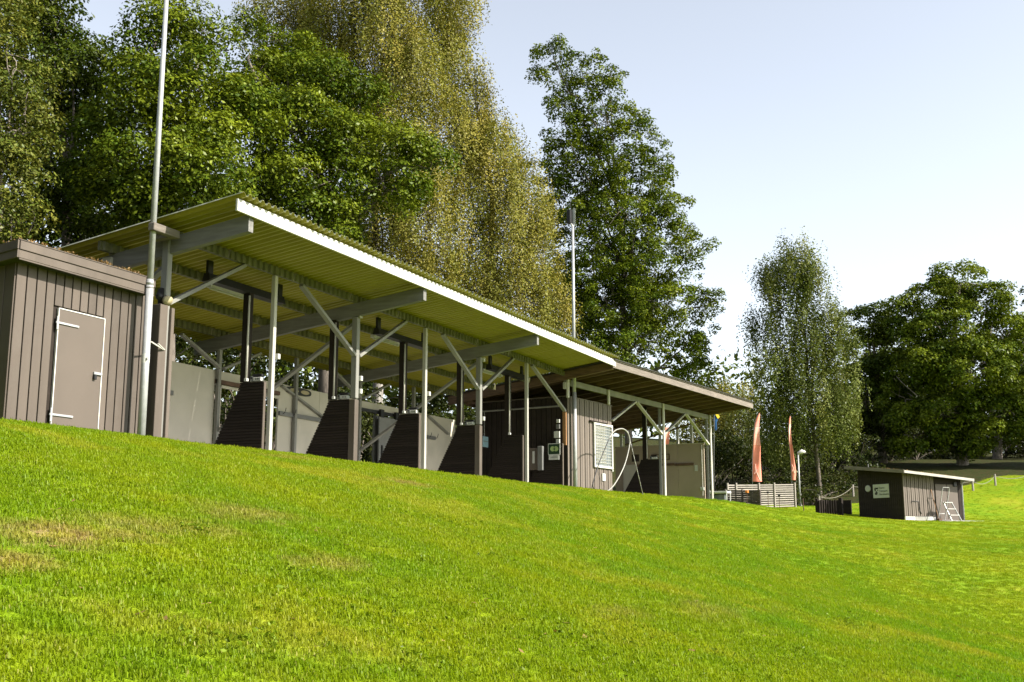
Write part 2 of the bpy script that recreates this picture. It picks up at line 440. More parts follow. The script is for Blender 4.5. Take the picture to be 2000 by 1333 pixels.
def on_ground(px, py, z0=6.0):
    """walk down the view line through photo pixel (px, py) to the terrain"""
    Z = z0
    for _ in range(400):
        q = at(px, py, Z)
        if q[2] <= gz(q[0], q[1]): break
        Z += .12
    return q


WORN = []
for px, py, rx, ry, a in ((110, 1048, .6, .38, .8), (15, 1100, .4, .24, .8), (235, 1050, .5, .25, .5), (300, 1030, .9, .4, .5), (480, 1008, .8, .35, .55), (800, 945, 1.0, .4, .7), (640, 1105, .5, .25, .5), (1390, 1195, 1.0, .4, .35), (560, 895, 1.2, .4, .45), (1210, 1200, .7, .25, .4)):
    p = on_ground(px, py); WORN.append((p[0], p[1], rx, ry, a))
M['lawn'] = lawn_material(); M['blade'] = blade_material()


def path_mask(x, y):
    # gravel apron before the far hut and the track running off to the right
    a = np.array([37.6, -10.9]); b = np.array([44.0, -19.5]); p = np.stack([x, y], -1)
    t = np.clip(((p - a) @ (b - a)) / ((b - a) @ (b - a)), 0, 1); d = np.linalg.norm(p - (a + t[..., None] * (b - a)), axis=-1)
    return 1 - smooth(.5, 1.5, d)


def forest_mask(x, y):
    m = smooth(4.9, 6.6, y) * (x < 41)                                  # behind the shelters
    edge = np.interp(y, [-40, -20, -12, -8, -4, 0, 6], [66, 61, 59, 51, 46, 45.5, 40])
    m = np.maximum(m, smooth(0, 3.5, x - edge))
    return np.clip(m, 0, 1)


def ground_sheet(name, xs, ys, mat):
    X, Y = np.meshgrid(xs, ys, indexing='ij'); Z = ground(X, Y); nx, ny = X.shape
    v = np.stack([X, Y, Z], -1).reshape(-1, 3)
    i = np.arange(nx - 1)[:, None] * ny + np.arange(ny - 1)[None]
    f = np.stack([i, i + ny, i + ny + 1, i + 1], -1).reshape(-1, 4)
    me = bpy.data.meshes.new(name); me.from_pydata(v.tolist(), [], f.tolist()); me.materials.append(mat); me.shade_smooth()
    return me, v


xs = np.concatenate([-np.geomspace(24, 600, 14)[::-1], np.arange(-23, 72, .5), np.geomspace(72, 900, 18)])
ys = np.concatenate([-np.geomspace(30, 600, 14)[::-1], np.arange(-29.5, 20, .5), np.geomspace(20, 700, 18)])
gme, gv = ground_sheet('ground', xs, ys, M['lawn'])
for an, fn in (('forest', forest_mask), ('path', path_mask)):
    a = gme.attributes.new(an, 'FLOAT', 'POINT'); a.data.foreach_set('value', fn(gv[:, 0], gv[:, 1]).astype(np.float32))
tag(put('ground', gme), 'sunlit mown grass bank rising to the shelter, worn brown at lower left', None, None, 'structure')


# ---- grass blades
def tuft(name, n, rad, h):
    v = []; f = []; tint = []
    for i in range(n):
        a = random.uniform(0, 6.283); r = rad * math.sqrt(random.random()); x, y = r * math.cos(a), r * math.sin(a)
        b = random.uniform(0, 6.283); hh = h * random.uniform(.5, 1.25); wd = random.uniform(.0022, .0042); ln = hh * random.uniform(.25, 1.1)
        c, s_ = math.cos(b), math.sin(b); lx, ly = math.cos(b + 1.57) * ln, math.sin(b + 1.57) * ln; o = len(v)
        v += [(x - c * wd, y - s_ * wd, -.01), (x + c * wd, y + s_ * wd, -.01), (x + c * wd * .8 + lx * .4, y + s_ * wd * .8 + ly * .4, hh * .6), (x - c * wd * .8 + lx * .4, y - s_ * wd * .8 + ly * .4, hh * .6), (x + lx, y + ly, hh)]
        f += [(o, o + 1, o + 2, o + 3), (o + 3, o + 2, o + 4)]; tint += [random.random()] * 5
    me = bpy.data.meshes.new(name); me.from_pydata(v, [], f); me.materials.append(M['blade'])
    a = me.attributes.new('tint', 'FLOAT', 'POINT'); a.data.foreach_set('value', tint)
    return bpy.data.objects.new(name, me)


def grass():
    xs = np.arange(-18, 62, .5); ys = np.arange(-24, 4, .5)
    me, v = ground_sheet('grass', xs, ys, M['blade'])
    d = np.linalg.norm(v - EYE, axis=1); rel = v - EYE; zf = rel @ FW; xr = rel @ RT
    den = np.interp(d, [3, 10, 16, 28, 45, 65], [420, 400, 260, 90, 30, 12])
    den *= np.interp(path_mask(v[:, 0], v[:, 1]), [.3, .6], [1, 0]) * np.interp(forest_mask(v[:, 0], v[:, 1]), [.3, .6], [1, 0])
    cutw = (v[:, 1] > -.12) & (v[:, 0] < JX)
    loc = (v[:, :2] - np.array([JX, 0])) @ np.stack([WX, WY], 1)
    cutw |= (v[:, 0] >= JX) & (loc[:, 1] > -.12) & (loc[:, 0] < 13.2)
    den[cutw] = 0
    den[(zf < 1) | (np.abs(xr) > zf * .455 + 3)] = 0                    # nothing of the lawn outside this wedge is near a view
    for (x, y, rx, ry, a) in WORN[:4]:
        q = np.hypot((v[:, 0] - x) / rx, (v[:, 1] - y) / ry); den *= 1 - .55 * a * np.exp(-q * q)
    a = me.attributes.new('density', 'FLOAT', 'POINT'); a.data.foreach_set('value', den.astype(np.float32))
    sz = np.interp(d, [8, 20, 40, 65], [1, 1.05, 1.15, 1.3]); edge = np.where(v[:, 0] < JX, v[:, 1], loc[:, 1]); sz *= np.where((edge > -.75) & (edge < .3) & (v[:, 0] < 33), 1.9, 1.0)
    a = me.attributes.new('tuft_size', 'FLOAT', 'POINT'); a.data.foreach_set('value', sz.astype(np.float32))
    o = put('grass', me); tag(o, 'short bright green grass covering the whole bank', None, None, 'stuff')
    ng = bpy.data.node_groups.new('grass_growth', 'GeometryNodeTree')
    ng.interface.new_socket('Geometry', in_out='INPUT', socket_type='NodeSocketGeometry'); ng.interface.new_socket('Geometry', in_out='OUTPUT', socket_type='NodeSocketGeometry')
    N = ng.nodes.new; L = ng.links.new
    gi = N('NodeGroupInput'); go = N('NodeGroupOutput'); dp = N('GeometryNodeDistributePointsOnFaces'); dp.distribute_method = 'RANDOM'
    at_ = N('GeometryNodeInputNamedAttribute'); at_.data_type = 'FLOAT'; at_.inputs[0].default_value = 'density'
    L(gi.outputs[0], dp.inputs['Mesh']); L(at_.outputs['Attribute'], dp.inputs['Density'])
    ji = N('GeometryNodeJoinGeometry'); g2i = N('GeometryNodeGeometryToInstance')
    for k in range(5):
        oi = N('GeometryNodeObjectInfo'); oi.inputs['Object'].default_value = tuft('grass_tuft', 36, .085, (.012, .015, .018, .014, .024)[k]); L(oi.outputs['Geometry'], g2i.inputs[0])
    ip = N('GeometryNodeInstanceOnPoints'); ip.inputs['Pick Instance'].default_value = True
    ri = N('FunctionNodeRandomValue'); ri.data_type = 'INT'; ri.inputs[4].default_value = 0; ri.inputs[5].default_value = 4; L(ri.outputs[2], ip.inputs['Instance Index'])
    rr = N('FunctionNodeRandomValue'); rr.data_type = 'FLOAT_VECTOR'; rr.inputs[0].default_value = (-.12, -.12, 0); rr.inputs[1].default_value = (.12, .12, 6.283)
    L(rr.outputs[0], ip.inputs['Rotation'])
    rs = N('FunctionNodeRandomValue'); rs.data_type = 'FLOAT'; rs.inputs[2].default_value = .7; rs.inputs[3].default_value = 1.35
    ts = N('GeometryNodeInputNamedAttribute'); ts.data_type = 'FLOAT'; ts.inputs[0].default_value = 'tuft_size'
    mu = N('ShaderNodeMath'); mu.operation = 'MULTIPLY'; L(rs.outputs[1], mu.inputs[0]); L(ts.outputs['Attribute'], mu.inputs[1]); L(mu.outputs[0], ip.inputs['Scale'])
    L(dp.outputs['Points'], ip.inputs['Points']); L(g2i.outputs[0], ip.inputs['Instance']); L(ip.outputs[0], go.inputs[0])
    md = o.modifiers.new('growth', 'NODES'); md.node_group = ng


grass()


def growth(name, pts, mat, size, parent=None, n=6, kind='stuff'):
    """little clumps of leaves (turf on a roof, weeds): one mesh"""
    P = np.repeat(np.asarray(pts, float), n, axis=0); P = P + rng.normal(0, size * .8, P.shape) * [1, 1, .5]
    N = rng.normal(0, 1, P.shape) + [0, 0, .6]
    o = leaves(name, P, N, rng.uniform(.5, 1.3, len(P)) * size, mat, parent, rng.random(len(P)))
    if kind: o['kind'] = kind
    return o


def leaves(name, P, N, S, mat, parent, tint, bright=None, aspect=.55):
    n = len(P); N = N / np.maximum(np.linalg.norm(N, axis=1, keepdims=True), 1e-6)
    t = rng.normal(0, 1, (n, 3)); t -= N * (t * N).sum(1, keepdims=True); t /= np.linalg.norm(t, axis=1, keepdims=True); b = np.cross(N, t)
    S = S[:, None]; v = np.empty((n, 4, 3), np.float32)
    v[:, 0] = P - t * S; v[:, 1] = P + b * S * aspect - N * S * .12; v[:, 2] = P + t * S; v[:, 3] = P - b * S * aspect - N * S * .12
    me = bpy.data.meshes.new(name); me.vertices.add(n * 4); me.vertices.foreach_set('co', v.ravel())
    me.loops.add(n * 4); me.loops.foreach_set('vertex_index', np.arange(n * 4, dtype=np.int32))
    me.polygons.add(n); me.polygons.foreach_set('loop_start', np.arange(0, n * 4, 4, dtype=np.int32))
    me.update(calc_edges=True)
    bright = rng.random(n) if bright is None else bright
    c = np.zeros((n, 4, 4), np.float32); c[:, :, 0] = np.clip(tint, 0, 1)[:, None]; c[:, :, 1] = np.clip(bright, 0, 1)[:, None]; c[:, :, 3] = 1
    a = me.attributes.new('tint', 'FLOAT_COLOR', 'POINT'); a.data.foreach_set('color', c.ravel())
    me.materials.append(M[mat]); o = put(name, me, parent)
    return o


# ---------------------------------------------------------------- long shelter
B = 3.2; SL = .124; HX = [n * B for n in range(7)]
def roof_z(y): return 3.892 - SL * y                                     # underside of the sheets
main = thing('range_shelter', 'long open-fronted grey shelter with corrugated roof, white fascia and dark slatted bay dividers', 'shelter', (0, 0, 0))
MB().box((-.2, -.05, -.30), (19.1, 4.6, .015)).build('floor_slab', 'concrete', main)
# rafters on posts
for x in (.12, 6.4, 12.8):
    y0, y1 = -1.82, 4.7; h = .31
    MB().prism([(y0, 3.41 - SL * y0), (y1, 3.41 - SL * y1), (y1, 3.41 - SL * y1 + h), (y0, 3.41 - SL * y0 + h)], 'x', x - .065, x + .065).build('rafter', 'glulam', main)
for y in (-.02, 1.28, 2.58, 3.95):
    zt = roof_z(y) - .003
    prof = []; k = 0
    while -.34 + k * .09 < 19.04:
        x = -.34 + k * .09; o_ = .042 if k % 2 else 0; prof += [(x + .012, y - .03 - o_), (x + .078, y - .03 - o_)]; k += 1
    n_ = len(prof); vv = [(a, b_, zt - .175) for a, b_ in prof] + [(a, b_, zt - .002) for a, b_ in prof] + [(a, y + .03, zt - .175) for a, b_ in prof] + [(a, y + .03, zt - .008) for a, b_ in prof]
    ff = []
    for i in range(n_ - 1): ff += [(i, i + 1, n_ + i + 1, n_ + i), (2 * n_ + i + 1, 2 * n_ + i, 3 * n_ + i, 3 * n_ + i + 1), (i + 1, i, 2 * n_ + i, 2 * n_ + i + 1), (n_ + i, n_ + i + 1, 3 * n_ + i + 1, 3 * n_ + i)]
    ff += [(0, n_, 3 * n_, 2 * n_), (n_ - 1, 3 * n_ - 1, 4 * n_ - 1, 2 * n_ - 1)]
    MB().add(vv, ff).build('purlin', 'purlin', main)
    for x in (.12, 6.4, 12.8):
        if y < 0: continue
        MB().box((x - .1, y + .035, zt - .178), (x - .07, y + .10, zt - .02)).build('cleat', 'post_grey', main)
for a, b_ in ((-.37, 6.10), (6.112, 12.92), (12.932, 19.02)):
    MB().prism([(-1.905, 3.892), (-1.865, 3.889), (-1.865, 4.105), (-1.905, 4.105)], 'x', a, b_).build('fascia_board', 'white', main)


def sheet(nw, pitch, L0, L1, depth=.058, th=.004):
    prof = []
    for k in range(nw * 8 + 1):
        u = k / 8; prof.append((k * pitch / 8, depth * .5 * (1 + max(-1, min(1, 1.5 * math.sin(2 * math.pi * u))))))
    v = []; f = []; up = []
    n = len(prof); ys = np.linspace(L0, L1, 3)
    for side in (0, 1):
        for y in ys:
            for (x, z) in prof: v.append((x, y, z - SL * y + side * th)); up.append(side)
    for side in (0, 1):
        o = side * n * 3
        for j in range(2):
            for k in range(n - 1):
                q = (o + j * n + k, o + j * n + k + 1, o + (j + 1) * n + k + 1, o + (j + 1) * n + k); f.append(q if side else q[::-1])
    o = n * 3
    for k in range(n - 1): f.append((k, k + 1, o + k + 1, o + k)); f.append((2 * n + k + 1, 2 * n + k, o + 2 * n + k, o + 2 * n + k + 1))
    for j in range(2):
        for k in (0, n - 1): f.append((j * n + k, (j + 1) * n + k, o + (j + 1) * n + k, o + j * n + k))
    me = bpy.data.meshes.new('roof_sheet'); me.from_pydata(v, [], f); me.materials.append(M['sheet'])
    a = me.attributes.new('upper', 'FLOAT', 'POINT'); a.data.foreach_set('value', up)
    return me


PITCH = .18
sm = sheet(6, PITCH, -2.03, 4.95)
for k in range(18):
    put('roof_sheet', sm, main, (-.42 + k * 6 * PITCH * 1.0008, 0, 3.890 + (.016 if k % 2 else 0) + rng.uniform(0, .002)))
# front posts, end caps and braces
for n in range(6):
    x = HX[n]
    if n % 2:
        MB().bbox((x + .025, -.055, -.25), (x + .122, .045, 3.71), .01).build('post', 'post_white', main)
    else:
        MB().bbox((x - .05 + .06 * (n == 0), -.07, -.25 if n == 0 else 1.50), (x + .075 + .06 * (n == 0), .08, 3.85 if n == 0 else 3.405), .012).build('post', 'post_grey', main)
        for sgn in ((1,) if n == 0 else (-1, 1)):
            x0 = x + .01 + sgn * .09
            MB().bar((x0, -.02, 2.50), (x0 + sgn * 2.14, -.02, 3.70), .07, .11, (0, 1, 0)).build('brace', 'post_grey', main)
MB().bar((19.13, -.02, 2.55), (16.45, -.02, 3.70), .07, .11, (0, 1, 0)).build('brace', 'post_grey', main)
for x in (.12, 6.4, 12.8):
    MB().bar((x + .1, .10, 3.27), (x + .1, 3.95, .92), .06, .13, (1, 0, 0)).build('knee_brace', 'post_grey', main)
# back frame
for n in range(6):
    x = HX[n] + .05; MB().bbox((x - .05, 3.93, 0), (x + .05, 4.03, 3.20), .008).build('back_post', 'post_grey', main)
    if n % 2 == 0:
        for sgn in (-1, 1):
            if n == 0 and sgn < 0: continue
            MB().bar((x + sgn * .07, 3.9, 2.46), (x + sgn * 1.5, 3.9, 3.06), .06, .10, (0, 1, 0)).build('back_brace', 'post_grey', main)
# back wall in panels, with two openings and a sliding leaf
WY0, WY1 = 4.06, 4.12
def panel(x0, x1, z0, z1, m='wall', name='wall_panel', parent=None, y=0.0):
    return MB().bbox((x0 + .004, WY0 + y, z0), (x1 - .004, WY1 + y, z1), .004).build(name, m, parent or main)
for x0, x1 in ((-.1, 2.2), (2.2, 4.4), (4.4, 6.42)): panel(x0, x1, 0, 2.42)
panel(6.42, 9.0, 2.06, 2.42)
for x0, x1 in ((9.0, 10.9), (10.9, 12.84)): panel(x0, x1, 0, 2.42)
panel(12.84, 15.25, 2.12, 2.42); panel(15.25, 17.2, 0, 2.42); panel(17.2, 19.1, 0, 2.42); panel(13.95, 15.25, 0, 2.08, 'grey_box', 'fixed_panel', y=.07)
MB().box((6.40, 3.97, 2.09), (8.95, 4.05, 2.19)).build('door_rail', 'rust', main)
MB().box((6.46, 4.0, 0), (6.60, 4.055, 2.06)).build('door_frame', 'wall', main)
MB().box((6.46, 4.0, 2.0), (9.0, 4.055, 2.06)).build('door_lintel', 'wall', main)
r2 = MB().box((12.85, 3.97, 2.11), (15.2, 4.05, 2.2)).build('door_rail', 'black', main)
leaf = MB().bbox((13.86, 3.90, .03), (15.05, 3.95, 2.02), .006).build('sliding_door', 'grey_box', main)
for x in (14.0, 14.9):
    MB().box((x - .1, 3.88, 2.0), (x + .1, 3.96, 2.24)).build('hanger', 'black', leaf)
MB().box((13.98, 3.87, .7), (14.06, 3.9, 1.15)).build('handle', 'black', leaf)
for x0, x1, z in ((4.5, 4.9, 1.66), (9.0, 11.3, 1.62), (17.0, 17.6, 1.66)):
    hr = MB().box((x0, 3.99, z - .05), (x1, 4.05, z + .06)).build('hook_rail', 'grey_box', main)
    k = x0 + .12
    while k < x1 and k < x0 + .9:
        MB().tube([(k, 3.98, z), (k, 3.93, z + .02), (k, 3.9, z + .09), (k + .03, 3.91, z + .15)], .009, 6).build('hook', 'black', hr); k += .45
for x0, x1 in ((9.05, 11.2), (17.05, 18.5)):
    MB().bar((x0, 4.02, 2.36), (x1, 4.02, 2.36 - (x1 - x0) * .33), .05, .13, (0, 1, 0)).build('wall_rail', 'post_grey', main)
ov = [(9.85 + .58 * math.copysign(abs(math.cos(t)) ** .55, math.cos(t)), 2.30 + .10 * math.copysign(abs(math.sin(t)) ** .7, math.sin(t))) for t in np.linspace(0, 2 * math.pi, 25)[:-1]]
ovs = MB().prism(ov, 'y', 4.01, 4.055).build('oval_plaque', 'ink', main)
for x in (9.62, 10.12): MB().prism([(x + .2 * math.cos(t), 2.3 + .055 * math.sin(t)) for t in np.linspace(0, 2 * math.pi, 17)[:-1]], 'y', 4.0, 4.012).build('plaque_inlay', 'tan', ovs)
# bay dividers: one plank after another
PROF = [(1.42, .0), (.70, 1.33), (.58, 1.48)]
def back_y(z): return np.interp(z, [0, 1.33, 1.48], [1.40, .72, .66])
plank_meshes = []
NP = 24
for k in range(NP):
    z0 = k * 1.475 / NP; z1 = (k + 1) * 1.475 / NP - .014
    # lapped boards: each leans out a little at its foot
    poly = [(0.0, z0), (.020, z0), (.028, z0 + .006), (.016, z1), (0, z1)]
    v = []; n5 = len(poly)
    for yy in (.085, None):
        for (d, z) in poly: v.append((-d, yy if yy else back_y(z), z))
    fs = [tuple(range(n5)), tuple(range(2 * n5 - 1, n5 - 1, -1))] + [(i, n5 + i, n5 + (i + 1) % n5, (i + 1) % n5) for i in range(n5)]
    plank_meshes.append(MB().add(v, fs).mesh('plank', 'brown_dk'))
for n in range(1, 7):
    x = HX[n] - .05; cut = .36 if n == 6 else 0
    core = MB().prism([(.085, 0), (1.39, 0), (.71, 1.33), (.65, 1.47), (.085, 1.47)], 'x', 0, .07).build('bay_divider', 'brown_dk', main, loc=(x, 0, -.02))
    for k in range(NP): put('plank', plank_meshes[k], core)
    MB().bbox((-.035, -.075, -.25), (.125, .082, 1.49), .006).build('end_post', 'brown', core) if n % 2 == 0 and n < 6 else MB().bbox((-.02, .055, -.25), (.05, .083, 1.49), .006).build('end_post', 'brown', core)
    MB().box((-.03, .09, 1.475), (.09, .67, 1.50)).build('capping', 'brown_dk', core)
    if n < 6:
        dp = MB().bbox((x - .02, .50, 1.50), (x + .10, .68, 3.38), .006).build('dark_column', 'brown_dk', main)
        MB().tube([(x - .045, .50, 1.53), (x - .045, .50, 3.3)], .022, 8).add([], []).build('conduit', 'post_white', dp, True)
        MB().bbox((x - .08, .46, 1.50), (x - .01, .53, 1.56), .005).build('conduit_foot', 'white_box', dp)
for n in (1, 3, 5):
    x = HX[n]
    ht = MB().prism([(.50, 3.36), (.70, 3.36), (.66, 3.52), (.54, 3.52)], 'x', x - 1.35, x + 1.15).build('heater_trough', 'black', main)
    MB().box((x - 1.33, .57, 3.52), (x - 1.18, .63, 3.79)).build('hanger', 'black', ht); MB().box((x + .98, .57, 3.52), (x + 1.12, .63, 3.79)).build('hanger', 'black', ht)
    tb = MB().box((x - .5, 1.18, 3.47), (x + .85, 1.30, 3.545)).build('light_batten', 'white_box', main)
    MB().tube([(x - .46, 1.24, 3.45), (x + .81, 1.24, 3.45)], .02, 8).build('tube_lamp', 'white_box', tb, True)
# small cable boxes on the posts
for n, z in ((1, 1.96), (2, 1.62), (2, 1.92), (3, 1.95), (4, 1.62), (4, 3.30)):
    x = HX[n] + (.16 if n % 2 else .12)
    MB().bbox((x - .03, -.115, z), (x + .05, -.04, z + .11), .006).build('cable_box', 'white_box', main)
MB().bbox((6.38, -.12, 3.38), (6.5, -.07, 3.55), .006).build('bracket', 'post_white', main)
# closed end column beside the near hut and the outrigger that holds the mast
MB().bbox((-.14, -.10, -.25), (.055, .25, 2.45), .008).build('end_board', 'brown', main)
MB().bbox((.12, -.13, -.25), (.20, .15, 2.42), .008).build('end_board', 'brown', main)
MB().box((-.10, .02, 0), (.0, 4.0, 2.35)).build('end_wall', 'brown_dk', main)
MB().bbox((-.76, -.42, 3.62), (-.10, -.28, 3.76), .01).build('outrigger', 'timber_grey', main)
MB().bbox((-.22, -.28, 3.63), (-.08, .10, 3.75), .01).build('outrigger', 'timber_grey', main)
MB().bbox((.0, 1.30, 2.6), (.24, 1.52, 3.5), .01).build('back_stub', 'post_white', main)
# row of control boxes resting on the dividers
cb = None
CBL = ['nearest white vented control box on the first slatted divider cap', 'white vented control box on the second slatted divider, beside the first braced post', 'white vented control box on the third slatted divider, beside a thin white post',
       'white vented control box on the fourth slatted divider, before the dark bays']
for n in range(1, 5):
    loc = (HX[n] - .03, .28, 1.50)
    if cb is None:
        cb = thing('control_box', CBL[0], 'control box', loc, 0, 'control boxes on the divider caps')
        cb.scale = (.78, .78, .78)
        c1 = MB().bbox((-.03, -.15, 0), (.12, .10, .10), .008).build('casing', 'white_box', cb)
        for k in range(3): MB().box((-.033, -.10 + k * .05, .03), (-.029, -.08 + k * .05, .08)).build('vent_slot', 'black', c1)
        MB().bbox((-.01, .12, 0), (.12, .21, .14), .01).build('speaker_unit', 'grey_box', cb)
        MB().tube([(-.011, .165, .09), (-.02, .165, .09)], .028, 10).build('dial', 'black', cb)
        MB().bbox((0, -.16, .12), (.12, .16, .19), .01).build('dark_unit', 'black', cb)
    else: copy_thing(cb, loc, 0, CBL[n - 1])
hs = thing('horn_speaker', 'dark horn loudspeaker with tan mouth between hut corner and first shelter post', 'loudspeaker', (-.02, -.02, 2.62))
MB().tube([(0, 0, 0), (0, .07, .0), (0, .12, 0)], [.15, .09, .05], 16).build('horn', 'black', hs, True)
MB().tube([(.06, -.02, -.06), (.06, -.09, -.10)], [.09, .10], 16).build('mouth', 'tan', hs, True)
MB().box((-.03, .02, -.17), (.03, .08, -.02)).build('bracket', 'black', hs)

# ---------------------------------------------------------------- timber shelter (turned a little to the right)
tim = thing('timber_shelter', 'far timber-roofed shelter with brown rafters and pale V-braced posts', 'shelter', (JX, 0, 0), ANG)
WS = .112
def tz(y): return 3.64 - WS * y                                           # underside of the rafters
MB().box((.1, -.02, -.3), (12.9, 4.5, .012)).build('floor_slab', 'concrete', tim)
MB().prism([(-.045, 3.44), (.045, 3.44), (.045, 3.635), (-.045, 3.635)], 'x', -.02, 12.70).build('front_beam', 'post_grey', tim)
MB().prism([(3.95, 3.0), (4.05, 3.0), (4.05, tz(4.05) - .004), (3.95, tz(3.95) - .004)], 'x', .05, 12.7).build('back_beam', 'timber', tim)
rm = MB().prism([(-1.86, tz(-1.86)), (4.7, tz(4.7)), (4.7, tz(4.7) + .19), (-1.86, tz(-1.86) + .19)], 'x', -.036, .036).mesh('rafter', 'timber')
big = MB().prism([(-1.86, tz(-1.86) - .06), (4.6, tz(4.6) - .10), (4.6, tz(4.6) + .19), (-1.86, tz(-1.86) + .19)], 'x', -.22, -.10).build('end_rafter', 'timber', tim)
for k in range(15): put('rafter', rm, tim, (.55 + k * .87, 0, 0))
db = MB().prism([(-.058, 0), (.058, 0), (.058, .022), (-.058, .022)], 'x', -.25, 12.95).mesh('roof_board', 'deck')
for k in range(55):
    y = -1.80 + k * .119; put('roof_board', db, tim, (0, y, tz(y) + .196))
MB().prism([(-2.0, tz(-2.0) + .226), (4.8, tz(4.8) + .226), (4.8, tz(4.8) + .25), (-2.0, tz(-2.0) + .25)], 'x', -.3, 13.0).build('roof_felt', 'felt', tim)
for a, b_ in ((-.27, 3.4), (3.41, 8.2), (8.21, 12.98)):
    MB().box((a, -1.925, tz(-1.9) - .02), (b_, -1.885, tz(-1.9) + .19)).build('fascia_board', 'timber_grey', tim)
for a, b_ in ((-.2, 1.9), (1.95, 2.6), (2.65, 4.9), (4.95, 7.4), (7.45, 10.1), (10.15, 12.9)):
    MB().box((a, -1.96, tz(-1.9) + .205), (b_, -1.86, tz(-1.9) + .26)).build('edge_batten', 'timber_grey', tim)
MB().box((12.965, -1.88, tz(-1.9) + .0), (12.99, -1.80, tz(-1.9) + .19)).build('barge_end', 'timber_grey', tim)
for k in range(7):
    y = -1.8 + k * .94
    MB().prism([(y, tz(y) + .0), (y + .935, tz(y + .935)), (y + .935, tz(y + .935) + .19), (y, tz(y) + .19)], 'x', 12.94, 12.965).build('barge_board', 'timber_grey', tim)
for x, z0 in ((.02, 3.0), (3.05, 3.08), (7.82, -.25), (12.72, -.25)):
    MB().bbox((x - .055, -.115, z0), (x + .075, -.05, 3.62), .008).build('post', 'post_white', tim)
    if z0 < 0: MB().bbox((x - .05, .05, z0), (x + .07, .13, 3.44), .008).build('post', 'post_grey', tim)
for p, q in (((3.42, 2.55), (5.42, 3.44)), ((7.76, 2.42), (5.52, 3.44)), ((7.94, 2.42), (10.14, 3.44)), ((12.62, 2.36), (10.24, 3.44))):
    MB().bar((p[0], -.02, p[1]), (q[0], -.02, q[1]), .06, .12, (0, 1, 0)).build('brace', 'post_white', tim)
for y in (.75, 1.4, 4.1): MB().bbox((12.60, y - .05, 0), (12.70, y + .05, tz(y) - .004), .008).build('end_post', 'post_white', tim)
for x in (4.2, 8.4): MB().bbox((x - .05, 3.95, 0), (x + .05, 4.05, 3.0), .008).build('back_post', 'timber', tim)
MB().bar((12.62, .2, 3.42), (12.62, 3.9, 2.52), .05, .12, (1, 0, 0)).build('end_brace', 'timber', tim)
MB().bar((5.0, 3.9, 3.35), (7.4, 3.9, 2.75), .05, .10, (0, 1, 0)).build('back_brace', 'timber', tim)
# end wall panels
for k, (y0, y1) in enumerate(((.14, 1.35), (1.35, 2.75), (2.75, 3.55), (3.55, 4.35))):
    MB().bbox((12.50, y0 + .003, 0), (12.56, y1 - .003, 2.42), .004).build('wall_panel', 'wall_br', tim)
MB().box((12.48, .12, 2.42), (12.58, 4.37, 2.445)).build('wall_cap', 'wall', tim)
MB().bbox((12.455, 2.95, .0), (12.495, 3.95, 1.62), .004).build('door_leaf', 'wall', tim)
hr = MB().box((12.44, 2.4 - .9, 1.52), (12.495, 2.42 + .85, 1.62)).build('hook_rail', 'rust', tim); MB().box((12.44, .62, 1.50), (12.495, 1.46, 1.60)).build('hook_rail', 'rust', tim)
pq = MB().bbox((12.46, 1.75, 1.78), (12.495, 2.55, 2.02), .02).build('wall_plaque', 'wall_br', tim)
for (a, b_, c, d) in ((1.75, 2.55, 2.0, 2.03), (1.75, 2.55, 1.77, 1.80), (1.72, 1.75, 1.77, 2.03), (2.55, 2.58, 1.77, 2.03)): MB().box((12.445, a, c), (12.49, b_, d)).build('plaque_rim', 'rust', pq)
lettering('bana', .11, 'lettering', 'ink', pq, (12.455, 2.32, 1.86), (0, -1, 0), (0, 0, 1))
MB().box((12.47, .45, 1.25), (12.495, .58, 1.5)).build('notice', 'white_box', tim)
MB().tube([(12.47, .24, .2), (12.47, .24, 2.35)], .018, 6).build('pipe', 'post_white', tim)
MB().bbox((12.42, .17, .42), (12.49, .33, .56), .006).build('socket_box', 'white_box', tim)
# divider of the last bay
core = MB().prism([(.15, 0), (1.75, 0), (.92, 1.33), (.88, 1.45), (.15, 1.45)], 'x', 7.76, 7.83).build('bay_divider', 'brown_dk', tim)
for k in range(NP):
    z0 = k * 1.45 / NP; z1 = (k + 1) * 1.45 / NP - .008; ya, yb = np.interp([z0, z1], [0, 1.33, 1.45], [1.75, .92, .88])
    MB().add([(7.76, .15, z0), (7.735, .15, z0 + .003), (7.745, .15, z1), (7.76, .15, z1), (7.76, ya, z0), (7.735, ya, z0 + .003), (7.745, yb, z1), (7.76, yb, z1)], [(0, 1, 2, 3), (7, 6, 5, 4), (0, 4, 5, 1), (1, 5, 6, 2), (2, 6, 7, 3), (3, 7, 4, 0)]).build('plank', 'brown_dk', core)
dp = MB().bbox((7.73, .62, 1.45), (7.85, .80, 3.55), .006).build('dark_column', 'brown_dk', tim); MB().tube([(7.71, .60, 1.48), (7.71, .60, 3.4)], .02, 8).build('conduit', 'post_white', dp)
MB().box((7.68, .95, 1.38), (7.73, 1.25, 1.66)).build('side_board', 'brown_dk', core)
# divider stand box
copy_thing(cb, wpt(7.78, .35).tolist() + [1.46], ANG, 'far white control box on the last divider, under the timber roof')

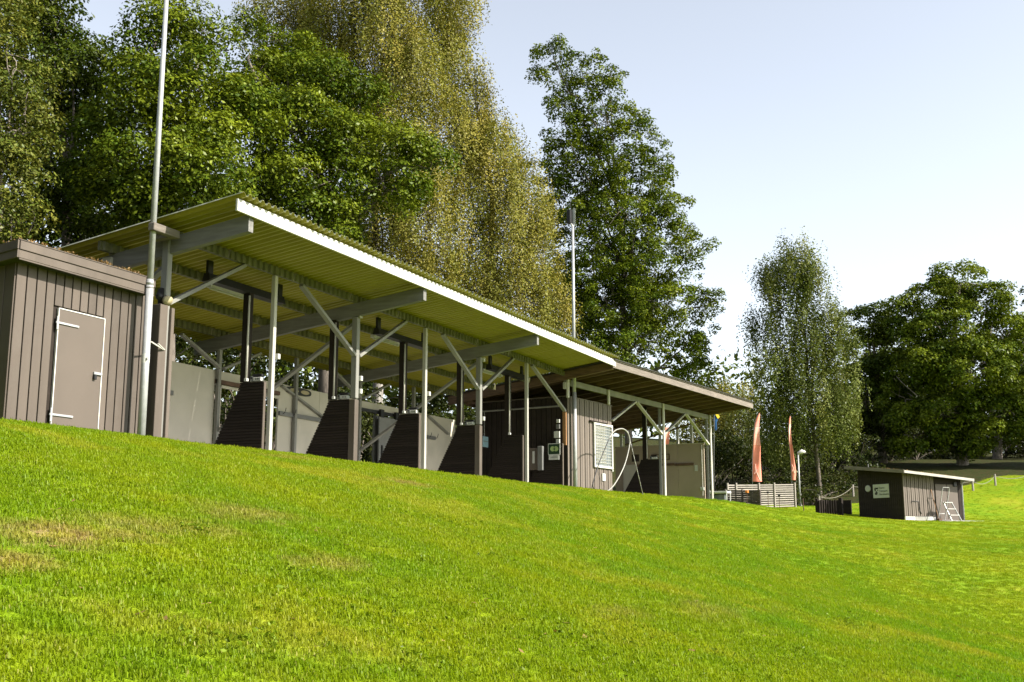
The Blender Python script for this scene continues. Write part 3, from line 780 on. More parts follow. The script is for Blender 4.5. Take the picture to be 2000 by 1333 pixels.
# battened hut under the timber roof
hut = thing('battened_hut', 'grey battened hut under the timber roof with a white barred window', 'hut', (JX, 0, 0), ANG)
MB().box((.14, .0, -.3), (3.40, 3.6, 3.02)).build('core_wall', 'brown_dk', hut)
nb = 19; wdt = 3.30 / nb
for k in range(nb):
    x = .12 + k * wdt
    MB().bbox((x, -.028 if k % 2 else -.018, -.3), (x + wdt - .034, -.001, 3.06), .004).build('board', 'hutwood', hut)
for k in range(18): MB().bbox((.112, .02 + k * .198, -.3), (.138, .19 + k * .198, 3.05), .004).build('board', 'brown_dk', hut)  # side cladding: the shade on this wall is put into the dark colour
MB().box((.10, -.035, 3.062), (3.43, 3.62, 3.09)).build('wall_cap', 'hutwood', hut)
win = MB().box((1.93, -.05, .82), (3.30, -.03, 2.34)).build('window', 'glass', hut)
for (a, b_, c, d) in ((1.90, 3.33, 2.28, 2.36), (1.90, 3.33, .80, .88), (1.90, 1.97, .88, 2.28), (3.26, 3.33, .88, 2.28)): MB().bbox((a, -.10, c), (b_, -.045, d), .006).build('frame', 'white', win)
for k in range(15): MB().bar((1.98, -.056, .98 + k * .088), (2.80 + .05 * (k % 3 == 0), -.056, .98 + k * .088), .012, .07, (0, -.5, 1)).build('blind_slat', 'blind', win)
for k in range(12): MB().box((1.97, -.088, .98 + k * .108), (3.26, -.078, .989 + k * .108)).build('grille_bar', 'white', win)
for k in range(9): MB().box((2.08 + k * .145, -.092, .88), (2.089 + k * .145, -.080, 2.28)).build('grille_bar', 'white', win)
MB().box((1.62, -.12, 2.36), (2.9, -.04, 2.40)).build('shutter_rail', 'brown_dk', hut)
MB().bbox((2.55, -.06, .36), (2.78, -.03, .62), .005).build('notice', 'white_box', hut)
MB().bbox((3.32, -.07, .72), (3.38, -.03, .88), .005).build('socket', 'white_box', hut)
# hut side: meter boxes on an orange board, sign boards on the divider face
MB().bbox((-.03, -.03, 1.42), (.03, .10, 2.55), .005).build('orange_board', 'freshwood', hut)
for z, h, ww in ((2.18, .12, .10), (1.98, .15, .12), (1.68, .22, .2), (1.5, .14, .12)): MB().bbox((-.02, .24, z), (.06, .24 + ww, z + h), .006).build('meter_box', 'grey_box' if z == 1.98 else 'white_box', hut)
MB().tube([(.08, .3, 2.75), (.08, 3.4, 2.75)], .03, 8).build('pipe', 'post_grey', hut)
MB().bbox((-.06, -.06, 3.30), (.05, .06, 3.52), .01).build('lamp_housing', 'white_box', hut)
sg = thing('green_sign', 'small green sign with two pale round marks on the dark divider by the hut', 'sign', (HX[6] - .088, .16, 1.0))
MB().bbox((-.01, 0, .12), (.01, .40, .46), .003).build('board', 'green_sign', sg)
MB().box((-.008, -.015, .10), (.008, .415, .48)).build('rim', 'white_box', sg)
for y in (.13, .25): MB().tube([(-.015, y, .30), (-.010, y, .30)], .085, 18).build('round_mark', 'lime', sg)
np_ = MB().bbox((-.012, .02, -.06), (.008, .39, .10), .003).build('lower_plate', 'white_box', sg)
for k in range(3): MB().box((-.016, .08, .0 + k * .03), (-.012, .33 - .05 * k, .012 + k * .03)).build('print_line', 'inkgrey', np_)
tv = thing('ball_cabinet', 'narrow grey wall cabinet with white strip on the dark divider', 'cabinet', (HX[6] - .10, .82, .62))
MB().bbox((-.04, -.02, 0), (.0, .5, .72), .006).build('door_panel', 'brown', tv); MB().bbox((-.14, -.1, -.02), (.0, .08, .78), .012).build('housing', 'grey_box', tv)
MB().box((-.05, .22, .22), (-.041, .30, .62)).build('label_strip', 'white_box', tv)
bs = thing('notice_board', 'small pale blue notice board in the dark bay behind the fourth divider', 'notice', (17.1, 2.0, 1.28))
MB().bbox((0, 0, 0), (.40, .02, .34), .004).build('board', 'bluesign', bs); MB().box((.02, -.004, .17), (.38, -.001, .20)).build('print_line', 'inkgrey', bs)
MB().tube([(.16, .03, .34), (.16, .03, 1.15)], .012, 6).build('hanging_cord', 'grey_box', bs)

# ---------------------------------------------------------------- near hut on the left
hutl = thing('near_hut', 'grey-brown board-clad hut with pale-framed door and overgrown flat roof at left', 'hut', (-3.2, 0, 0))
MB().box((.01, .03, -.3), (2.88, 3.2, 2.55)).build('core_wall', 'brown_dk', hutl)
xb = [0, .19, .385, .575, .77, .955]
edges = [0.0, .205, .40, .595, .79]
def lboard(x0, x1, z0, z1): MB().bbox((x0, -.0, z0), (x1 - .024, .028, z1), .004).build('board', 'brown', hutl)
for a, b_ in ((0, .205), (.205, .40), (.40, .595), (.595, .775)): lboard(a, b_, -.3, 2.56)
for a, b_ in ((.775, .955), (.955, 1.13), (1.13, 1.31), (1.31, 1.485), (1.485, 1.665), (1.665, 1.83)): lboard(a, b_, 1.99, 2.56)
for a, b_ in ((1.83, 2.02), (2.02, 2.21), (2.21, 2.40), (2.40, 2.56), (2.56, 2.72), (2.72, 2.90)): lboard(a, b_, -.3, 2.56)
for k in range(14): MB().bbox((-.022, .03 + k * .22, -.3), (.008, .235 + k * .22, 2.6), .004).build('board', 'brown', hutl)
dr = MB().bbox((.86, -.012, -.25), (1.835, .02, 1.945), .004).build('door', 'door', hutl)
for (a, b_, c, d) in ((.843, .862, -.25, 1.96), (1.833, 1.852, -.25, 1.96), (.862, 1.833, 1.945, 1.963)): MB().box((a, -.022, c), (b_, .015, d)).build('door_trim', 'white', dr)
for z in (1.70, .22): MB().bbox((.80, -.035, z), (1.28, -.013, z + .035), .004).build('hinge', 'galv', dr); MB().bbox((.81, -.04, z - .10), (.85, -.02, z + .12), .004).build('hinge_plate', 'galv', dr)
MB().bbox((1.66, -.045, .985), (1.84, -.013, 1.03), .004).build('hasp', 'galv', dr); MB().bbox((1.655, -.06, .90), (1.71, -.03, .985), .006).build('padlock', 'black', dr)
# fascia of two lapped boards all round, roof and growth
FO = -.25
for a, b_, y in ((2.655, 2.795, FO - .02), (2.525, 2.65, FO)):
    MB().bbox((-.215, y, a), (2.72, y + .03, b_), .005).build('fascia_board', 'brown', hutl)
    MB().prism([(y + .002, a), (3.2, a - .34), (3.2, b_ - .34), (y + .002, b_)], 'x', -.245 - (FO - y), -.217 - (FO - y)).build('fascia_board', 'brown', hutl)
MB().box((-.2, FO + .002, 2.50), (2.72, FO + .03, 2.522)).build('drip_strip', 'brown', hutl)
MB().prism([(FO + .032, 2.545), (3.2, 2.20), (3.2, 2.42), (FO + .032, 2.765)], 'x', -.212, 2.70).build('roof', 'felt', hutl)
MB().prism([(FO - .03, 2.797), (FO + .03, 2.802), (FO + .03, 2.815), (FO - .03, 2.81)], 'x', -.25, 2.74).build('edge_flashing', 'brown', hutl)
P = np.stack([rng.uniform(-.2, 2.7, 1100), np.abs(rng.normal(0, .8, 1100)) + FO - .02, np.zeros(1100)], 1); P = P[P[:, 1] < 3]; P[:, 2] = 2.81 - .102 * (P[:, 1] - FO) + rng.random(len(P)) * .05
P = P[(rng.random(len(P)) < .35) | (np.sin(P[:, 0] * 4) + np.sin(P[:, 0] * 9.7) > -.2)]
growth('roof_growth', P, 'sedum', .022, hutl, 7)

# near mast
mast = thing('near_mast', 'tall galvanised mast in front of the near hut corner, running out of the picture', 'mast', (-.655, -.30, 0))
d = mast.location
MB().tube([(0, 0, -.4), (.0, 0, 2.72)], [.070, .066], 20).build('lower_pole', 'galv', mast, True)
MB().tube([(0, 0, 2.70), (0, 0, 9.3)], [.056, .036], 18).build('upper_pole', 'galv', mast, True)
MB().tube([(0, 0, 2.66), (0, 0, 2.76)], [.071, .06], 20).build('collar', 'galv', mast, True)
MB().tube([(0, 0, 2.6), (0, 0, 2.62)], .070, 20).build('ring_seam', 'post_grey', mast)
st = MB().tube([(0, 0, 1.28), (0, 0, 1.44)], .0695, 20, False).build('sticker', 'white_box', mast, True)
lettering('F', .09, 'lettering', 'ink', st, (-.055, -.0605, 1.31), (.92, -.39, 0), (0, 0, 1))
MB().bar((.04, -.06, 1.66), (.62, .18, 1.63), .02, .025).build('strap', 'post_white', mast); MB().bar((.34, .05, 1.68), (.66, .19, 1.63), .02, .02).build('strap', 'post_white', mast)
# floodlight mast by the far hut
p = wpt(.32, -.17)
fm = thing('floodlight_mast', 'slim galvanised mast with dark louvred floodlight rising through the roof edge', 'floodlight', (p[0], p[1], 0), ANG)
MB().tube([(0, 0, -.3), (0, 0, 3.2)], [.075, .07], 16).build('lower_pole', 'galv', fm, True); MB().tube([(0, 0, 3.2), (0, 0, 9.05)], [.06, .045], 16).build('upper_pole', 'galv', fm, True)
hd = MB().bbox((-.16, .0, 9.06), (.02, .16, 9.56), .02).build('lamp_housing', 'black', fm)
for k in range(7):
    z = 9.06 + k * .08; MB().bar((.0, -.005, z + .03), (.0, -.08, z - .025), .16, .012, (1, 0, .1)).build('louvre', 'alu', hd)
MB().bar((-.12, 0, 9.05), (.0, 0, 8.94), .05, .04).build('bracket', 'alu', fm); MB().tube([(-.02, .05, 9.54), (-.08, .05, 9.85)], .012, 6).build('aerial', 'black', fm)

# hose looped in front of the hut
def W3(x, y, z): q = wpt(x, y); return (q[0], q[1], z)
hz = thing('looped_hose', 'pale flexible hose bent into a tall loop before the hut window', 'hose', W3(1.9, -1.2, 0))
def Hs(pts): return [Vector(W3(x, -1.2, z)) - Vector(hz.location) for x, z in pts]
def spline(pts, n=8):
    P = [Vector(p) for p in pts]; out = []
    for i in range(len(P) - 1):
        a = P[max(i - 1, 0)]; b = P[i]; c = P[i + 1]; d = P[min(i + 2, len(P) - 1)]
        for k in range(n):
            t = k / n; out.append(.5 * ((2 * b) + (c - a) * t + (2 * a - 5 * b + 4 * c - d) * t * t + (3 * b - a - 3 * c + d) * t ** 3))
    return out + [P[-1]]
def hp(px, py):
    r = FW + RT * (px - 1000) / FPX - UP * (py - 666.5) / FPX; n = np.array([WY[0], WY[1], 0]); p0 = np.array([*wpt(0, -1.2), 0]); t = n @ (p0 - EYE) / (n @ r); return Vector(EYE + t * r) - hz.location
MB().tube(spline([hp(*q) for q in ((1172, 958), (1185, 960), (1198, 949), (1211, 928), (1221, 905), (1228, 878), (1230, 860), (1226, 846), (1219, 839), (1211, 838), (1202, 841), (1195, 848), (1190, 857))]), .020, 8).build('pale_hose', 'hose', hz, True)
MB().tube(spline([hp(*q) for q in ((1190, 857), (1181, 878), (1170, 905), (1162, 930), (1158, 950), (1164, 958), (1172, 959))]), .017, 6).build('thin_hose', 'black', hz, True)
sp = MB().tube([hp(1226, 842), hp(1240, 900), hp(1257, 972)], .011, 6).build('striped_stick', 'hose', hz, True)
for k in range(9):
    a = hp(1226, 842).lerp(hp(1240, 900), .0) ; t0 = .12 + k * .1; q0 = hp(1226 + 31 * t0, 842 + 130 * t0); q1 = hp(1226 + 31 * (t0 + .045), 842 + 130 * (t0 + .045)); MB().tube([q0, q1], .0135, 6).build('dark_stripe', 'grey_box', sp)

# far posts just right of the hut
ut = thing('utility_post', 'pale post carrying a small white box beside the far hut', 'post', W3(4.1, .6, 0), ANG)
MB().bbox((-.06, -.06, 0), (.06, .06, 2.2), .008).build('pole', 'post_grey', ut); MB().bbox((.0, -.12, 1.98), (.2, -.02, 2.22), .008).build('box', 'white_box', ut); MB().bbox((-.12, -.1, 0), (-.06, .06, 1.3), .004).build('dark_board', 'brown_dk', ut)

# ---------------------------------------------------------------- right hand hut
RH = np.array([36.27, -8.79]); RA = math.atan2(.777, .63)
# local x runs along the shaded side away from the near corner, local y (left) is -front normal
rh = thing('far_hut', 'small dark hut with pale round lamp, white sign and a double door at right', 'hut', (RH[0], RH[1], -.83), RA)
# front (lit) wall runs from the corner along local -y... (direction v)
LS, LFn = 2.72, 3.45
def rz_(x, y): return 2.06 + .105 * x + .065 * y                          # wall head / roof underside
MB().add([(0.02, -.02, 0), (LS, -.02, 0), (LS, -LFn, 0), (.02, -LFn, 0), (.02, -.02, rz_(0, 0)), (LS, -.02, rz_(LS, 0)), (LS, -LFn, rz_(LS, -LFn)), (.02, -LFn, rz_(0, -LFn))],
         [(0, 3, 2, 1), (4, 5, 6, 7), (0, 1, 5, 4), (1, 2, 6, 5), (2, 3, 7, 6), (3, 0, 4, 7)]).build('core_wall', 'brown_dk', rh)
mb = MB(); k = 0
while k * .118 < LS - .1:
    x0 = k * .118 + .01; mb.box((x0, -.02, .0), (x0 + .10, .006, rz_(x0, 0) - .01)); k += 1
sb = mb.build('side_boards', 'brown_dk', rh); sb['kind'] = 'stuff'  # darker than the front boards: the side's shade is in the colour
mb = MB(); k = 0
while k * .115 < 1.84:
    y1 = -k * .115 - .0; mb.box((-.03 + .012 * (k % 2), y1 - .082, .20), (.02, y1, rz_(0, y1 - .1) - .01)); k += 1
fb = mb.build('front_boards', 'hutwood', rh); fb['kind'] = 'stuff'
MB().box((-.02, -LFn, 1.62), (.02, -1.86, rz_(0, -LFn) - .01)).build('head_board', 'brown_dk', rh)
pl = MB()
for k in range(3): MB().bbox((-.05, -.60 * (k + 1) + .01, 0), (.02, -.60 * k, .185), .008).build('plinth_block', 'white' if k != 1 else 'concrete', rh)
for y0, y1 in ((-2.55, -1.87), (-3.22, -2.56)): MB().bbox((-.035, y0, .05), (.015, y1 - .008, 1.61), .005).build('door_leaf', 'door', rh)
MB().bbox((-.06, -2.62, .78), (-.035, -2.50, .90), .005).build('door_lock', 'black', rh)
MB().box((-.05, -3.42, 0), (.02, -3.24, 1.95)).build('corner_board', 'brown_dk', rh)
MB().tube([(-.05, -3.47, 0), (-.05, -3.47, 1.60), (-.12, -3.47, 1.72), (-.22, -3.47, 1.76)], .04, 8).build('downpipe', 'galv', rh, True)
MB().bbox((-.10, -3.15, 1.52), (-.02, -2.95, 1.72), .02).build('lamp', 'black', rh)
hd = MB().tube([(-.045, -.42, .78), (-.045, -.44, .84), (-.045, -.82, .84), (-.045, -.84, .5), (-.045, -.95, .3)], .016, 6).build('handle_rail', 'black', rh)
# roof slab with fascia
def rq(x, y, dz): return (x, y, rz_(x, y) + dz)
ov = [(-.52, .40), (LS + .35, .40), (LS + .35, -LFn - .25), (-.52, -LFn - .25)]
MB().add([rq(x, y, 0) for x, y in ov] + [rq(x, y, .10) for x, y in ov], [(0, 1, 2, 3), (7, 6, 5, 4), (0, 4, 5, 1), (1, 5, 6, 2), (2, 6, 7, 3), (3, 7, 4, 0)]).build('roof', 'felt', rh)
MB().add([rq(-.54, .43, -.03), rq(LS + .37, .43, -.03), rq(LS + .37, .405, -.03), rq(-.54, .405, -.03), rq(-.54, .43, .12), rq(LS + .37, .43, .12), rq(LS + .37, .405, .12), rq(-.54, .405, .12)], [(0, 1, 2, 3), (7, 6, 5, 4), (0, 4, 5, 1), (1, 5, 6, 2), (2, 6, 7, 3), (3, 7, 4, 0)]).build('side_fascia', 'timber_grey', rh)
MB().add([rq(-.55, .40, -.01), rq(-.525, .40, -.01), rq(-.525, -LFn - .27, -.01), rq(-.55, -LFn - .27, -.01), rq(-.55, .40, .10), rq(-.525, .40, .10), rq(-.525, -LFn - .27, .10), rq(-.55, -LFn - .27, .10)], [(0, 1, 2, 3), (7, 6, 5, 4), (0, 4, 5, 1), (1, 5, 6, 2), (2, 6, 7, 3), (3, 7, 4, 0)]).build('front_fascia', 'post_white', rh)
P = np.stack([rng.uniform(-.3, LS, 500), rng.uniform(-LFn - .1, .3, 500), np.zeros(500)], 1); P[:, 2] = rz_(P[:, 0], P[:, 1]) + .11; P = P[np.abs(P[:, 0] - .3) < rng.random(len(P)) * 1.6]
growth('roof_growth', P, 'sedum', .035, rh, 6)
MB().tube([(1.9, .1, rz_(1.9, .1) + .1), (1.9, .1, rz_(1.9, .1) + .28)], .025, 8).build('vent_pipe', 'grey_box', rh)
MB().tube([(2.08, .008, 1.46), (2.08, .05, 1.46)], [.155, .14], 24).build('round_lamp', 'white_box', rh)
sgn = MB().bbox((.80, .008, 1.02), (1.76, .03, 1.62), .004).build('sign_board', 'signwhite', rh)
# lettering reads from the outside: text runs towards the near corner
for txt, z in (('Svamo', 1.42), ('Tvarspark', 1.28), ('Nordvastra', 1.14)): lettering(txt, .125, 'lettering', 'inkgrey', sgn, (1.38, .034, z), (-1, 0, 0), (0, 0, 1))
def blob(pts): MB().prism([(1.70 - u, v) for u, v in pts], 'y', .031, .037).build('emblem_shape', 'ink', sgn)
arc = lambda cx, cz, r, a0, a1: [(cx + r * math.cos(t), cz + r * math.sin(t)) for t in np.linspace(a0, a1, 9)]
blob(arc(.115, 1.40, .085, math.pi / 2, 3 * math.pi / 2) + [(.115, 1.315)])
blob([(.13, 1.40), (.13, 1.475), (.29, 1.475), (.25, 1.415)])
blob(arc(.13, 1.24, .085, -math.pi / 2, math.pi / 2))
blob(arc(.115, 1.215, .06, math.pi / 2, 3 * math.pi / 2))
blob([(.225, 1.33), (.225, 1.385), (.265, 1.385), (.255, 1.33)])
# step ladder in front of the double door
u = np.array([math.cos(RA), math.sin(RA)]); v = np.array([-math.sin(RA), math.cos(RA)])
q = RH + u * -.55 + v * -2.0
ld = thing('step_ladder', 'white folding step ladder with tall hoop standing before the double door', 'ladder', (q[0], q[1], gz(*q)), RA)
for y in (-.28, .20): MB().bar((-.35, y - .10 * (y < 0), -.02), (.05, y, .78), .03, .05).build('front_rail', 'alu', ld)
for y in (-.22, .18): MB().bar((.42, y, -.02), (.06, y, 1.35), .025, .035).build('back_rail', 'alu', ld)
for k, (x, z) in enumerate(((-.24, .2), (-.10, .47), (.03, .75))): MB().bbox((x - .08, -.34 + .04 * k, z), (x + .08, .2, z + .035), .005).build('tread', 'white', ld)
MB().tube([(.06, -.22, 1.3), (.05, -.2, 1.42), (.05, .16, 1.42), (.06, .18, 1.3)], .015, 6).build('hand_hoop', 'alu', ld)
MB().bar((.36, -.22, .3), (.36, .18, .3), .02, .03).build('stretcher', 'alu', ld)
q2 = RH + u * -.25 + v * -1.62; gt = thing('leaning_broom', 'thin orange-brown broom leaning on the lit hut boards', 'broom', (q2[0], q2[1], gz(*q2)), RA)
MB().tube([(-.12, 0, 0), (.20, .03, 1.35)], .014, 6).build('handle', 'freshwood', gt); MB().box((-.20, -.1, -.02), (-.08, .1, .08)).build('head', 'timber', gt)

# ---------------------------------------------------------------- fence, flags, lamp, bin and small things
def slat_fence(name, label, pa, pb, h, rows, post_at, mat, gap=.35, depth=.0, tops=0):
    a = Vector(pa); b = Vector(pb); L = math.hypot(b.x - a.x, b.y - a.y); rz = math.atan2(b.y - a.y, b.x - a.x); dz = (b.z - a.z) / L
    t = thing(name, label, 'fence', a, rz)
    sp = h / rows
    for k in range(rows):
        z = .03 + k * sp
        for s0, s1 in zip(post_at[:-1], post_at[1:]):
            x0, x1 = s0 * L, s1 * L; e = random.uniform(-.006, .006)
            MB().prism([(x0 + .005, z + dz * x0 + e), (x1 - .005, z + dz * x1 + e), (x1 - .005, z + dz * x1 + sp * (1 - gap) + e), (x0 + .005, z + dz * x0 + sp * (1 - gap) + e)], 'y', -.012, .012).build('slat', mat, t)
    for s_ in post_at:
        x = s_ * L; MB().bbox((x - .045, -.085 if s_ not in (0,) else -.08, dz * x - .2), (x + .045, -.014, dz * x + h + .06 + tops), .006).build('post', 'fencewood' if mat == 'fencewood' else 'fenceshade', t)
    return t


A = at(1421, 991, 55.6); Bp = at(1553, 1003, 59.5); A[2] = gz(A[0], A[1]); Bp[2] = gz(Bp[0], Bp[1])
fz = slat_fence('slat_fence', 'bleached horizontal slat fence behind the lawn, posts standing proud', A, Bp, 1.22, 11, [0, .12, .45, .68, 1], 'fencewood', .47)
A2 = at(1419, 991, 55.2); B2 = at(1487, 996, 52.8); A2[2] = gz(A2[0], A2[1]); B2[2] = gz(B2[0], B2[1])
slat_fence('slat_screen', 'lower slat screen before the bleached fence, its shade put into the brown colour', A2, B2, .92, 9, [0, .5, 1], 'fenceshade', .12)
for i, (px, py, Z, zt, head, lb) in enumerate(((1460, 992, 52.9, 962, 'orange', 'thin dark stake with orange head before the brown slat screen'), (1501, 996, 55.5, 962, 'black', 'thin dark stake with small black head in mid fence'), (1523, 1000, 56.0, 968, 'black', 'thin dark stake with black head near right fence end'))):
    q = at(px, py, Z); g = gz(q[0], q[1]); h = at(px, zt, Z)[2] - g
    t = thing('marker_stake', lb, 'stake', (q[0], q[1], g), 0, 'marker stakes before the fence')
    MB().tube([(0, 0, -.1), (0, 0, h)], .013, 6).build('rod', 'rust', t); MB().bbox((-.12, -.06, h - .02), (.12, .06, h + .10), .01).build('head', head, t) if head == 'orange' else MB().bbox((-.06, -.05, h - .05), (.06, .05, h + .05), .01).build('head', head, t)


def feather(name, label, base, outline, pole_top, mats, Z, px0, parts):
    """feather banner: outline given as left/right photo columns per row, cloth gently waved"""
    t = thing(name, label, 'banner', base, 0, 'red feather banners')
    B0 = Vector(base)
    MB().tube([Vector((0, 0, 0)), Vector(tuple(at(px0, 955, Z))) - B0] + [Vector(tuple(at(x, y, Z))) - B0 for x, y in pole_top], .018, 6).build('pole', 'grey_box', t)
    for (r0, r1, m, nm) in parts:
        v = []; f = []; rows = np.linspace(r0, r1, 9)
        for side in (-.012, .012):
            for y in rows:
                xl = np.interp(y, [o[0] for o in outline], [o[1] for o in outline]); xr = np.interp(y, [o[0] for o in outline], [o[2] for o in outline])
                for s_ in np.linspace(0, 1, 7):
                    wv = .05 * math.sin(s_ * 4.5 + y * .05) * (.3 + s_)
                    v.append(tuple(Vector(tuple(at(xl + (xr - xl) * s_, y, Z + wv + side))) - B0))
        n = 9 * 7
        for sd in (0, 1):
            for i in range(8):
                for j in range(6):
                    q = (sd * n + i * 7 + j, sd * n + i * 7 + j + 1, sd * n + (i + 1) * 7 + j + 1, sd * n + (i + 1) * 7 + j); f.append(q if sd else q[::-1])
        for i in range(8):
            for j in (0, 6): f.append((i * 7 + j, (i + 1) * 7 + j, n + (i + 1) * 7 + j, n + i * 7 + j))
        MB().add(v, f).build(nm, m, t, True)
    return t


g = at(1470, 985, 60.2); g[2] = gz(g[0], g[1])
f1 = feather('feather_banner', 'broad red feather banner with white mark, left of the two by the fence', g,
             [(808, 1482, 1484), (815, 1478, 1484), (828, 1474, 1483), (850, 1472, 1483), (870, 1471, 1485.5), (900, 1469.5, 1485.5), (925, 1469.5, 1487), (941, 1470, 1488)], [(1469.5, 900), (1471.5, 850), (1474, 826), (1479, 812), (1484, 807)], None, 60, 1469.5,
             [(808, 822, 'red', 'tip_cloth'), (822.2, 834, 'banner_mauve', 'print_band'), (834.2, 848, 'banner_white', 'print_band'), (848.2, 870, 'banner_pale', 'upper_cloth'), (870.2, 941, 'red', 'lower_cloth')])
def banner_mark(t, Z, pts, w_=.05):
    B0 = t.location
    for k, seg in enumerate(pts): MB().tube([Vector(tuple(at(x, y, Z))) - B0 for x, y in seg], w_, 5).build('print_stroke', 'banner_white', t)
banner_mark(f1, 59.86, [[(1474, 914), (1477, 922), (1484, 940)], [(1473, 926), (1476, 921), (1481, 918)], [(1475, 907), (1476, 921)]], .035)
g = at(1549, 985, 60.2); g[2] = gz(g[0], g[1])
f2 = feather('feather_banner', 'narrow edge-on red feather banner beside the lamp post', g,
             [(813, 1543, 1544), (820, 1541, 1544.5), (840, 1540, 1544.5), (865, 1541, 1547), (895, 1543, 1551), (920, 1544.5, 1555), (938, 1546, 1554)], [(1544, 900), (1541, 860), (1540, 835), (1541.5, 820), (1544, 812)], None, 60, 1547,
             [(813, 828, 'red', 'tip_cloth'), (828.2, 850, 'banner_white', 'print_band'), (850.2, 868, 'banner_pale', 'upper_cloth'), (868.2, 938, 'red', 'lower_cloth')])
banner_mark(f2, 59.86, [[(1547, 908), (1549, 917), (1551, 924)], [(1547, 921), (1550, 913)]], .03)
g = at(1300, 985, 57); g[2] = gz(g[0], g[1])
f3 = feather('feather_banner', 'pale red banner showing above the beige end wall', g,
             [(835, 1297, 1309), (850, 1296, 1307.5), (880, 1296, 1306), (905, 1296, 1306)], [(1295, 880), (1294, 835), (1297, 815)], None, 57, 1296,
             [(835, 858, 'banner_pale', 'upper_cloth'), (858.2, 905, 'red', 'lower_cloth')])
g = at(1393, 985, 54.5); g[2] = gz(g[0], g[1])
sw = thing('hanging_flag', 'small limp blue and yellow flag beneath the timber roof end', 'flag', g)
B0 = sw.location; V = lambda x, y, Z: Vector(tuple(at(x, y, Z))) - B0
MB().tube([Vector((0, 0, 0)), V(1395, 806, 54.5), V(1403, 806, 54.5)], .02, 6).build('pole', 'grey_box', sw)
def cloth(pts, m, nm):
    v = [V(x, y, 54.5 + .05 * math.sin(i)) for i, (x, y) in enumerate(pts)] + [V(x, y, 54.55 + .05 * math.sin(i)) for i, (x, y) in enumerate(pts)]; n = len(pts)
    MB().add(v, [tuple(range(n)), tuple(range(2 * n - 1, n - 1, -1))] + [(i, (i + 1) % n, n + (i + 1) % n, n + i) for i in range(n)]).build(nm, m, sw)
cloth([(1393, 811), (1397, 810), (1403, 818), (1400, 826), (1401, 838), (1398, 842), (1395, 838), (1394, 824)], 'blue', 'blue_cloth')
cloth([(1396.5, 809), (1403.5, 810), (1406, 815), (1402, 818.5)], 'yellow', 'yellow_cloth')

g = at(1563, 990, 60.5); g[2] = gz(g[0], g[1]); hl = (1060 - 884) / FPX * 60.5 - 1.763 - g[2]
tp = Vector(tuple(at(1559, 884, 60.5))) - Vector(tuple(g)); tp.x *= .2; tp.y *= .2
lp = thing('street_lamp', 'slim grey lamp post with small white head right of the banners', 'street lamp', g)
MB().tube([(0, 0, -.2), tp], [.055, .04], 10).build('pole', 'galv', lp, True)
MB().tube([tp + Vector((-.04, .02, -.02)), tp + Vector((.12, -.20, .08)), tp + Vector((.14, -.38, .05))], [.06, .13, .05], 10).build('lamp_head', 'white_box', lp, True)
MB().bbox((-.09, -.09, -.1), (.09, .09, .12), .02).build('foot', 'concrete', lp)

# dark slatted bin store
A = at(1594, 1005, 54); Bq = at(1646, 1007, 52.9); gA = gz(A[0], A[1]); gB = gz(Bq[0], Bq[1]); Lb = math.hypot(*(Bq - A)[:2]); rb = math.atan2(Bq[1] - A[1], Bq[0] - A[0])
bn = thing('bin_store', 'dark slatted timber bin store between fence and far hut', 'bin store', (A[0], A[1], min(gA, gB)), rb)
for k in range(9):
    x0 = .14 + k * (Lb - .30) / 9; MB().bbox((x0, -.02, 0), (x0 + (Lb - .3) / 9 * .62, .02, .72 + .03 * (k % 2)), .006).build('slat', 'brown_dk', bn)
for x0, x1 in ((0, .14), (Lb - .17, Lb)): MB().bbox((x0, -.05, -.05), (x1, .09, .82), .008).build('post', 'brown_dk', bn)
MB().box((.03, .05, 0), (.10, .95, .76)).build('side_panel', 'brown_dk', bn); MB().box((.1, .9, 0), (Lb - .1, .95, .74)).build('back_panel', 'brown_dk', bn)
# pale trestle / chairs behind the end post
g = at(1403, 988, 53.5); g[2] = at(1403, 958, 53.5)[2] - .74
ch = thing('metal_trolley', 'low white metal trolley frame between shelter end and fence', 'trolley', g, ANG)
for y in (-.42, .42):
    MB().tube([(0, y, 0), (.02, y, .74)], .03, 8).build('leg', 'white_box', ch); MB().tube([(.5, y, 0), (.5, y, .74)], .03, 8).build('leg', 'white_box', ch)
MB().bbox((-.03, -.46, .60), (.55, .46, .70), .01).build('tray', 'white_box', ch); MB().bbox((-.03, -.46, .20), (.55, .46, .24), .01).build('shelf', 'alu', ch); MB().bbox((.1, -.3, .25), (.45, .3, .55), .02).build('crate', 'glass', ch)
# rope and posts along the wood edge
rp = [at(1570, 1004, 55), at(1600, 980, 60), at(1667, 976, 64), at(1900, 950, 65), at(1944, 944, 66), at(2030, 941, 67)]
ends = []
RPL = ['thin dark stake on the grass left of the bin store', 'short pale rope post just behind the bin store', 'pale rope post left of the far hut roof', 'pale rope post low behind the far hut downpipe', 'pale rope post alone on the right-hand bank', 'pale rope post at the right picture edge']
for i, p_ in enumerate(rp):
    z = gz(p_[0], p_[1]); t = thing('rope_post', RPL[i], 'post', (p_[0], p_[1], z), 0, 'rope posts along the wood edge')
    MB().tube([(0, 0, -.2), (0, 0, .62), (0, 0, .66)], [.06, .055, .04] if i else [.02, .02, .015], 8).build('stake', 'fencewood' if i else 'rust', t); ends.append(Vector((p_[0], p_[1], z + .55)))
for i in range(1, len(ends) - 1):
    a, b_ = ends[i], ends[i + 1]; pts = [a.lerp(b_, t) - Vector((0, 0, .30 * 4 * t * (1 - t))) for t in np.linspace(0, 1, 9)]
    tag(MB().tube([p - a for p in pts], .016, 5).build('rope', 'rope', loc=a), ['sagging rope from behind the bin store to the next post', 'long rope passing behind the far hut', 'short rope right of the far hut downpipe', 'rope sagging out at the right picture edge'][i - 1], 'rope', 'ropes between the posts')


